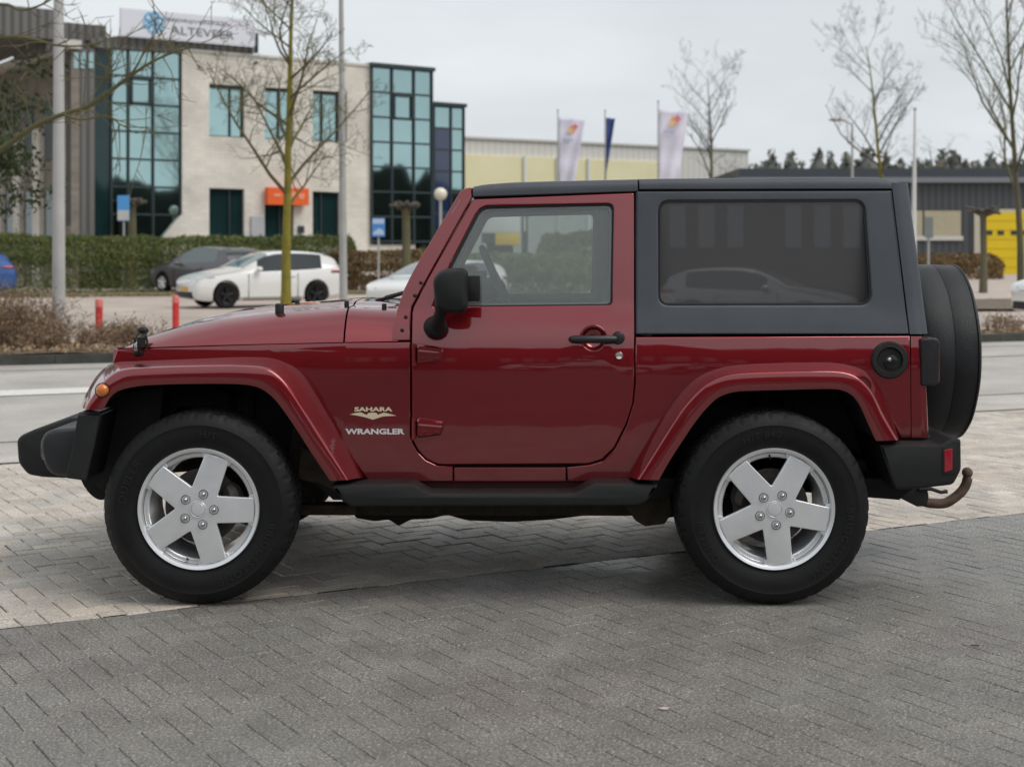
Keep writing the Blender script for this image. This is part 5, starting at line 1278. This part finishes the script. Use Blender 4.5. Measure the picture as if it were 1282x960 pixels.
# banners
def banner(label, px0, px1, pxb1, y, ytop, ybot, m, seed, logo=True, group=None):
    x0, zt_ = P(px0, ytop, y); x1, _ = P(px1, ytop, y); x2, zb = P(pxb1, ybot, y)
    t = thing('flag_banner', (x0, y, .1), label, 'flag', group)
    mb = MB(); mb.tube([(x0, y, .08), (x0, y, zt_+.35)], [.06, .03], 8); mb.ball((x0, y, zt_+.38), .06); mb.build('flagpole', M['galv'], t, 40)
    rows = []; n = 24
    for i in range(n+1):
        f_ = i/n; z = zt_+(zb-zt_)*f_; xe = x1+(x2-x1)*f_; rows.append([(x0+.05+(xe-x0-.05)*j/10, y+.12*math.sin(j*.9+f_*5+seed)*(j/10)+.03*math.sin(f_*17), z-.06*(j/10)) for j in range(11)])
    o = grid(rows, 'cloth', m, t, 60); md = o.modifiers.new('s', 'SOLIDIFY'); md.thickness = .01
    if logo:
        cx_, cz_ = P(px0+(px1-px0)*.52, ytop+15, y); ms = [mat('logo_orange', (.80, .42, .25), rough=.6), mat('logo_red', (.75, .22, .25), rough=.6), mat('logo_yellow', (.85, .62, .30), rough=.6)]
        for k, (dx, dz, r_) in enumerate(((0, 0, .26), (.16, .12, .17), (-.13, -.12, .16))):
            mb = MB(); c = []
            for q in range(4): a = q*math.pi/2+.2; c.append((cx_+dx+r_*math.cos(a), y-.16-.006*k, cz_+dz+r_*math.sin(a)))
            c2 = [(a, b_+.02, d) for a, b_, d in c]; mb.add(c+c2, [(0, 1, 2, 3), (7, 6, 5, 4), (0, 4, 5, 1), (1, 5, 6, 2), (2, 6, 7, 3), (3, 7, 4, 0)]); mb.build('logo', ms[k], t, None)
        mb = MB(); a, b_ = P(px0+6, ytop+28.5, y); mb.box(a, a+.55, y-.17, y-.15, b_-.06, b_+.06); mb.build('logo_line', mat('logo_grey', (.50, .52, .66), rough=.6), t, None)
    return t
lil = mat('flag_lilac', (.80, .78, .90), rough=.8, var=.05)
banner('pale lilac flag with an orange emblem, left of the blue flag', 698.5, 733, 716, 78, 147, 246, lil, 0, group='flags in front of the factory hall')
banner('narrow furled dark blue flag between the two pale flags', 757.5, 770, 757.9, 78, 147.5, 224, mat('flag_blue', (.05, .09, .25), rough=.8), 2, False, group='flags in front of the factory hall')
banner('larger pale lilac flag with an orange emblem beside the bare tree', 824, 862, 846, 70, 137, 252, lil, 3, group='flags in front of the factory hall')

# --- factory hall
HA = math.atan(.59)
hall = thing('factory_hall', (5, 100, 0), 'long pale factory hall with yellowish translucent lower wall', 'building')
def hdep(px): u = (px-CX)/FPX; return (100-.59*3.3)/(1-.59*u)
HM = Matrix.Translation((3.3, 100, 0)) @ Matrix.Rotation(HA, 4, 'Z')
def hsx(px): y = hdep(px); x = (px-CX)/FPX*y; return ((x-3.3)+(y-100)*.59)/math.hypot(1, .59)
mb = MB(); mb.box(hsx(530), hsx(938), .1, 30, 0, 9.05); mb.build('wall', ribs('hall_cladding', (.62, .60, .56), (.68, .66, .62), .5, HA), hall, None, xf=HM)
mb = MB(); mb.box(hsx(530)-.1, hsx(848), -.1, .098, 0, 7.95); mb.build('yellow_wall', mat('translucent_yellow', (.86, .80, .54), rough=.7, col2=(.78, .71, .43), vs_=.35), hall, None, xf=HM)
mb = MB(); mb.box(hsx(530)-.2, hsx(938)+.1, -.05, 30.2, 9.05, 9.2); mb.build('roof_edge', M['whitewall'], hall, None, xf=HM)
for px in (655, 696, 735): 
    mb = MB(); mb.tube([(hsx(px), -.2, 0), (hsx(px), -.2, 8.)], .12, 8); mb.build('downpipe', mat('pipe_white', (.75, .78, .78), rough=.5), hall, None, xf=HM)
mb = MB(); mb.box(hsx(560), hsx(770), -.16, -.105, 0, 5.2); mb.build('lower_wall', mat('hall_lower_wall', (.40, .44, .42), rough=.7, var=.06), hall, None, xf=HM)
# --- dark warehouse on the right
dw = thing('dark_warehouse', (22, 85, 0), 'low dark grey warehouse with a yellow roller door and beige panels', 'building')
def bx(name, px0, px1, py0, py1, y0, y1, m, parent=dw, z0=None):
    x0, zt_ = P(px0, py0, y0); x1, zb = P(px1, py1, y0); mb = MB(); mb.box(x0, x1, y0, y1, zb if z0 is None else z0, zt_); return mb.build(name, m, parent, None)
dg_ = ribs('dark_cladding', (.050, .055, .062), (.075, .082, .09), .4)
bx('wall', 930, 1420, 227, 400, 85, 115, dg_, z0=0)
bx('roof_fascia', 925, 1425, 211, 222.5, 86.5, 116, mat('fascia_dark', (.060, .068, .078), rough=.6))
bx('roof', 925, 1425, 222, 228.5, 84.6, 116.5, mat('roof_light_grey', (.21, .22, .24), rough=.6))
for a, b_ in ((1100, 1155), (1157.5, 1203)): bx('beige_panel', a, b_, 264, 295.5, 84.9, 84.997, mat('beige_panel', (.46, .41, .29), rough=.7, var=.05))
bx('white_plinth', 1100, 1206, 295.5, 301, 84.86, 84.996, M['whitewall'])
bx('door_frame', 1220, 1300, 262, 330, 84.85, 84.994, mat('door_surround', (.55, .52, .42), rough=.7), z0=0)
yd = bx('yellow_roller_door', 1233, 1292, 266, 330, 84.75, 84.845, mat('yellow_door', (.80, .57, .01), rough=.5, var=.04), z0=0)
for a in (1235, 1249.5, 1266, 1280): 
    x0, zt_ = P(a, 289, 84.7); mb = MB(); mb.box(x0, x0+.36, 84.71, 84.748, zt_-.24, zt_); mb.build('door_window', M['mull'], yd, None)
mb = MB()
for k in range(6): mb.box(*[P(1233, 300, 84.74)[0], P(1292, 300, 84.74)[0]], 84.735, 84.748, .5+k*.55, .53+k*.55)
mb.build('door_joints', mat('door_joint', (.55, .38, .01), rough=.6), yd, None)
# --- far wood
rr = random.Random(12); mb = MB(); pts = []
for i in range(150):
    px = rr.uniform(925, 1500); y = rr.uniform(150, 200); h = rr.uniform(11.5, 12.6)*(y/175)+ (1.5 if rr.random() < .16 else 0); x = (px-CX)/FPX*y
    for _ in range(95):
        f_ = rr.random()**.7; z = h*(.25+.75*f_); r_ = (1-f_**1.6)*2.5+.25; a = rr.random()*6.28; pts.append((x+r_*math.cos(a)*rr.random()**.4, y+r_*math.sin(a), z))
    mb.lathe([(2.0, 0), (1.9, h*.5), (1.2, h*.8), (.02, h*.97)], (x, y, 0), 'Z', 6)
o = mb.build('conifer_wood', mat('hazy_wood', (.13, .135, .12), rough=.95, var=.3, vs_=.3), None, 60, fix=False); tag(o, 'dark conifer wood on the horizon beyond the warehouse', 'trees', kind='stuff')  # distance haze put into the wood's lightened colour
o = leaf_cloud('conifer_foliage', pts, .42, leafmat('hazy_needles', (.15, .155, .135), (.21, .19, .16)), o, 6); o['kind'] = 'stuff'  # needles lightened too, haze painted into them
# --- the world behind the photographer: a wooded belt and a brick hall that the paint and windows mirror
mb = MB(); rows = []
for i in range(200):
    x = -75+190*i/199; hh = 7.6+2.4*mnoise.noise(Vector((x*.14, 2, 0)))+1.6*mnoise.noise(Vector((x*.8, 5, 0))); rows.append([(x, -52, 0), (x, -52.3, hh*.6), (x, -54, hh), (x, -56, hh*.6), (x, -56.5, 0)])
o = grid(rows, 'tree_belt', mat('belt_dark', (.035, .04, .022), rough=.95, var=.4, vs_=.8), None, 60); tag(o, 'dense tree belt behind the photographer', 'trees', kind='stuff')
rows = []
for i in range(200):
    y = -95+150*i/199; hh = 9.2+2.6*mnoise.noise(Vector((y*.12, 9, 0)))+1.8*mnoise.noise(Vector((y*.7, 5, 0))); rows.append([(72, y, 0), (72.3, y, hh*.6), (74, y, hh), (76, y, hh*.6), (76.5, y, 0)])
o = grid(rows, 'tree_belt', mat('belt_dark2', (.020, .022, .014), rough=.95, var=.5, vs_=.6), None, 60); tag(o, 'dense tree belt outside the picture on the right', 'trees', kind='stuff')
bh = thing('workshop_hall', (10, -32, 0), 'low brown brick workshop with pale windows standing behind the photographer', 'building')
mb = MB(); mb.box(-16, 34, -42, -32, 0, 6.4); mb.build('wall', mat('workshop_brick', (.10, .065, .05), rough=.9, var=.2, vs_=2), bh, None)
mb = MB(); mb.box(-16.3, 34.3, -42.3, -31.7, 6.4, 6.8); mb.build('roof_edge', mat('workshop_fascia', (.16, .16, .16), rough=.7), bh, None)
for k in range(50):
    if k % 5 == 4: continue
    mb = MB(); mb.box(-14+k*.9, -13.5+k*.9, -31.99, -31.9, 2.2, 3.5); mb.build('window', mat('workshop_window', (.30, .32, .33), rough=.3), bh, None)

# ================================================================== PARKED CARS
def car_paint(name, c, metal=0.): return mat(name, c, rough=.35, metal=metal, coat=1.)
M['carglass'] = mat('car_window', (.02, .026, .028), rough=.04, coat=1.)
M['carglass_l'] = mat('car_windscreen', (.16, .20, .20), rough=.04, coat=1.)
HATCH = [(0, .34, .57, .62, .66), (.07, .24, .66, .72, .77), (.22, .20, .72, .79, .83), (.50, .18, .77, .86, .875), (.95, .18, .82, .94, .895), (1.28, .18, .87, 1.01, .90), (1.72, .18, .90, 1.22, .90), (2.12, .18, .915, 1.36, .90), (2.55, .18, .925, 1.405, .90), (3.15, .18, .95, 1.395, .90),
         (3.66, .18, .985, 1.345, .90), (3.94, .20, 1.01, 1.25, .88), (4.06, .22, 1.0, 1.08, .86), (4.20, .26, .88, .92, .82), (4.26, .36, .66, .70, .72)]
def parked_car(name, label, loc, th, paint, scale=(1, 1, 1), prof_=HATCH, group=None, wheel_m=None, plate=True, tintm=None):
    t = thing(name, (loc[0], loc[1], .105), label, 'car', group)
    Lc = prof_[-1][0]; XF = Matrix.Translation((loc[0], loc[1], .105)) @ Matrix.Rotation(th, 4, 'Z') @ Matrix.Diagonal((*scale, 1)) @ Matrix.Translation((-Lc/2, 0, 0))
    S = smoothline([tuple(p) for p in prof_], 5); rows = []
    for x, zl, zb, zt_, w_ in S:
        gh = max(0, zt_-zb); wr = w_-gh*.42
        half = [(w_*.90, zl), (w_*.985, zl+.10), (w_, zl+(zb-zl)*.55), (w_*.985, zb-.03), (w_*.965, zb), (w_*.965+(wr-w_*.965)*.5, zb+gh*.5), (wr+.02, zt_-gh*.10-.004), (wr-.07, zt_), (wr*.5, zt_+.018), (0, zt_+.025)]
        rows.append([(x, -a, b_) for a, b_ in half]+[(x, a, b_) for a, b_ in half[::-1][1:]])
    n = len(rows[0]); v = [p for r_ in rows for p in r_]; f = []; idx = {}
    for i in range(len(rows)-1):
        for j in range(n-1): idx[(i, j)] = len(f); f.append((i*n+j, i*n+j+1, (i+1)*n+j+1, (i+1)*n+j))
        f.append((i*n+n-1, i*n, (i+1)*n, (i+1)*n+n-1))
    f.append(tuple(range(n))[::-1]); f.append(tuple((len(rows)-1)*n+j for j in range(n)))
    me = bpy.data.meshes.new('body'); me.from_pydata(v, [], f)
    bm = bmesh.new(); bm.from_mesh(me); bmesh.ops.recalc_face_normals(bm, faces=bm.faces); bm.to_mesh(me); bm.free()
    # wheel arches by boolean
    wheels = [.84, .84+2.58*Lc/4.26]
    cut = MB()
    for wx in wheels: cut.tube([(wx, -1.2, .33), (wx, 1.2, .33)], .375, 32)
    cm = bpy.data.meshes.new('c'); cm.from_pydata(cut.v, [], cut.f); co = bpy.data.objects.new('c', cm); COL.objects.link(co)
    bm = bmesh.new(); bm.from_mesh(cm); bmesh.ops.recalc_face_normals(bm, faces=bm.faces); bm.to_mesh(cm); bm.free()
    bo = bpy.data.objects.new('b', me); COL.objects.link(bo); md = bo.modifiers.new('b', 'BOOLEAN'); md.object = co; md.operation = 'DIFFERENCE'; md.solver = 'EXACT'
    dg = bpy.context.evaluated_depsgraph_get(); dg.update(); m2 = bpy.data.meshes.new_from_object(bo.evaluated_get(dg), depsgraph=dg)
    bpy.data.objects.remove(bo); bpy.data.objects.remove(co)
    m2.transform(XF); m2.materials.clear(); link('body', m2, paint, t, 32)
    # glass: faces of the same surface, set a little proud
    def glassy(nm, sel, m):
        V2 = []; F2 = []
        for key in sel:
            q = [Vector(v[k]) for k in f[idx[key]]]; no = (q[1]-q[0]).cross(q[3]-q[0]); c = Vector((Lc/2, 0, .7))
            if no.length < 1e-9: continue
            no.normalize()
            if no.dot(q[0]-c) < 0: no = -no
            o_ = len(V2); V2 += [p+no*.008 for p in q]; F2.append((o_, o_+1, o_+2, o_+3))
        me_ = bpy.data.meshes.new(nm); me_.from_pydata([p[:] for p in V2], [], F2); bm = bmesh.new(); bm.from_mesh(me_); bmesh.ops.remove_doubles(bm, verts=bm.verts, dist=.012); bmesh.ops.recalc_face_normals(bm, faces=bm.faces); bm.to_mesh(me_); bm.free(); me_.transform(XF)
        link(nm, me_, m, t, 50)
    k_ = Lc/4.26
    XR_ = lambda a, b_: [i for i in range(len(rows)-1) if a*k_ <= (rows[i][0][0]+rows[i+1][0][0])/2 <= b_*k_]
    for a, b_ in ((1.72, 2.62), (2.72, 3.55)):
        for jj in ((4, 5), (n-1-6, n-1-5)): glassy('side_window', [(i, j) for i in XR_(a, b_) for j in jj], tintm or M['carglass'])
    mid = [j for j in range(6, n-1-6)]
    glassy('windscreen', [(i, j) for i in XR_(1.30, 2.02) for j in mid], M['carglass_l']); glassy('rear_window', [(i, j) for i in XR_(3.62, 4.02) for j in mid], M['carglass'])
    for wx in wheels:
        for sy in (-1, 1):
            mb = MB(); pf_ = [(.20, .0), (.24, -.012), (.30, -.012), (.318, .01), (.322, .06), (.322, .16), (.30, .2), (.2, .2)]; mb.lathe([(r_, h*1) for r_, h in pf_], (wx, -.885, .322), n=36)
            if sy > 0: mb.v = [(a, -b_, c) for a, b_, c in mb.v]
            wo = mb.build('wheel', M['rubber'], t, 35, xf=XF)
            mb = MB(); mb.lathe([(.195, .005), (.21, -.006), (.212, .05), (.19, .06), (.10, .07), (.0005, .07)], (wx, -.885, .322), n=30)
            for q in range(5):
                a = q*1.2566+.3; mb.tube([(wx+.02*math.cos(a), -.87, .322+.02*math.sin(a)), (wx+.2*math.cos(a), -.885, .322+.2*math.sin(a))], [.035, .028], 6)
            mb.lathe([(.0005, -.01), (.04, -.008), (.05, .02)], (wx, -.885, .322), n=16)
            if sy > 0: mb.v = [(a, -b_, c) for a, b_, c in mb.v]
            mb.build('rim', wheel_m or M['alloy'], wo, 35, xf=XF)
    w0 = prof_[2][4]
    for sy in (-1, 1):
        mb = MB(); mb.tube([(.03, sy*.46, .665), (.12, sy*.66, .70), (.34, sy*.80, .745), (.52, sy*.86, .77)], [.022, .034, .030, .008], 8); mb.build('headlight', mat('head_lens', (.25, .26, .28), rough=.1, coat=1) if 'hl' not in M else M['hl'], t, 50, xf=XF)
        mb = MB(); mb.tube([(Lc-.06, sy*.60, .88), (Lc-.13, sy*.79, .885), (Lc-.40, sy*.885, .90)], [.05, .065, .03], 8); mb.build('tail_light', M['redlens'], t, 50, xf=XF)
        mb = MB(); mb.ball((1.72, sy*.99, .97), .09, .10, .065, 14, 8); mb.tube([(1.74, sy*.88, .93), (1.72, sy*.96, .95)], .025, 6); mb.build('door_mirror', paint, t, 50, xf=XF)
        mb = MB(); mb.box(2.62, 2.80, sy*.905-.012, sy*.905+.012, .78, .80); mb.build('door_handle', paint, t, 30, xf=XF)
        mb = MB(); y_ = sy*.895
        for xx in (1.45, 2.86): mb.box(xx, xx+.010, y_-.012, y_+.012, .26, .86)
        mb.box(1.30, 2.95, y_-.012, y_+.012, .20, .225); mb.build('door_gap', M['seal'], t, None, xf=XF)
    mb = MB(); mb.box(-.014, .10, -.60, .60, .26, .41); mb.box(.0, .09, -.42, .42, .60, .63); mb.build('grille', M['seal'], t, 30, xf=XF, bev=.01)
    if not plate: return t
    mb = MB(); mb.box(-.03, .0, -.26, .26, .43, .53); mb.build('number_plate', mat('plate_yellow', (.70, .42, .05), rough=.5), t, None, xf=XF)
    return t
M['hl'] = mat('head_lens', (.25, .26, .28), rough=.1, coat=1)
DARKRIM = mat('dark_rim', (.03, .03, .032), rough=.4, metal=.5)
cw = car_paint('car_white', (.80, .80, .78)); cg = car_paint('car_grey', (.14, .13, .14), .4)
th = R(31); fw = Vector((-6.80, 34.1, 0))               # front near wheel of the white hatchback
def centre_from(fw_, th_, Lc=4.26, k=1.): return (fw_[0]+math.cos(th_)*(Lc/2-.84)*k-math.sin(th_)*.88, fw_[1]+math.sin(th_)*(Lc/2-.84)*k+math.cos(th_)*.88)
parked_car('parked_car', 'white three-door hatchback with black wheels parked behind the mossy street tree', centre_from(fw, th, k=.90), th, cw, wheel_m=DARKRIM, scale=(.90, .95, .97))
th2 = R(-38); fw2 = gy(203, 47.5)
TALL = [(a, b_, c*1.05, d*1.07, e) for a, b_, c, d, e in HATCH]
parked_car('parked_car', 'dark grey hatchback half hidden behind the white hatchback in front of the hedge', centre_from(fw2, th2), th2, cg, prof_=TALL, tintm=mat('pale_car_window', (.13, .16, .16), rough=.05, coat=1))
parked_car('parked_car', 'small white car glimpsed through the windscreen of the red car', gy(549, 33), R(62), cw, scale=(.92, .95, .82), plate=False)
parked_car('parked_car', 'blue car of which only the tail shows at the left edge', gy(-72, 43), R(18), car_paint('car_blue', (.03, .10, .32), .2))
parked_car('parked_car', 'white car of which only the front corner shows at the right edge', (gy(1271, 26.8)[0]+2.50, 27.6), R(12), cw, wheel_m=DARKRIM, plate=False)
parked_car('parked_car', 'silver car parked across the lane behind the photographer', (5.6, -20), R(205), car_paint('car_silver', (.45, .46, .47), .5))
parked_car('parked_car', 'white car parked beside the silver one behind the photographer', (1.9, -21), R(200), cw)
# delivery truck seen through the side windows
tx0, ty0 = gy(603, 62); tr = thing('delivery_truck', (tx0+.8, ty0, .1), 'white box truck with a yellow lower panel seen through the side windows', 'truck')
def tp_(px, py): return P(px, py, ty0)
a, zt_ = tp_(600, 258); b_, zm = tp_(651, 292); _, zb = tp_(600, 307)
mb = MB(); mb.box(a, b_, ty0, ty0+5, zm, zt_); mb.build('box_body', mat('truck_white', (.74, .77, .77), rough=.5), tr, 30, bev=.05)
mb = MB(); mb.box(tp_(620, 300)[0], b_, ty0-.02, ty0+5, zb, zm-.004); mb.build('lower_panel', mat('truck_yellow', (.75, .52, .03), rough=.5), tr, 30, bev=.02)
mb = MB(); mb.box(a+.1, tp_(619, 300)[0], ty0+.1, ty0+4.9, zb+.1, zm-.004); mb.build('chassis', M['mull'], tr, None)
for dx in (.7, 3.2):
    for dy in (0, 4.6):
        mb = MB(); mb.tube([(a+dx*.5, ty0+dy, .55), (a+dx*.5, ty0+dy+.3, .55)], .5, 24); mb.build('wheel', M['rubber'], tr, 35)
mb = MB(); mb.box(a+.3, b_-.3, ty0+.4, ty0+4.6, .5, zb+.15); mb.build('frame', M['black'], tr, None)
px_, _ = gy(657, 60); t = thing('gate_post', (px_, 60, .1), 'dark square post next to the truck seen through the side windows', 'post'); mb = MB(); mb.box(px_-.13, px_+.13, 59.8, 60.1, .05, 3.3); mb.build('post', M['mull'], t, None)
mb = MB(); mb.box(px_-.04, px_+.04, 59.77, 59.799, 2.3, 2.95); mb.build('marker_strip', M['whitewall'], t, None)
# scraps on the foreground paving
rr = random.Random(3)
for i, (px, py) in enumerate(((1222, 808), (833, 889))):
    d = FPX*CH/(py-HY); x = (px-CX)/FPX*d; mb = MB(); n_ = 7
    ring = [(x+.020*rr.uniform(.3, 1.2)*math.cos(k*6.283/n_)*1.4, d+.009*rr.uniform(.3, 1.2)*math.sin(k*6.283/n_), .003+.006*rr.random()) for k in range(n_)]
    mb.add(ring+[(a, b_, c+.0015) for a, b_, c in ring], [tuple(range(n_, 2*n_)), tuple(range(n_))[::-1]]+[(k, (k+1) % n_, n_+(k+1) % n_, n_+k) for k in range(n_)])
    tag(mb.build('dead_leaf', mat('pale_leaf', (.50, .42, .36), rough=.8), None, 30), ['pale dead leaf on the grey paving right of the rear wheel', 'pale dead leaf on the grey paving below the rear wheel'][i], 'leaf')
#SPLIT4
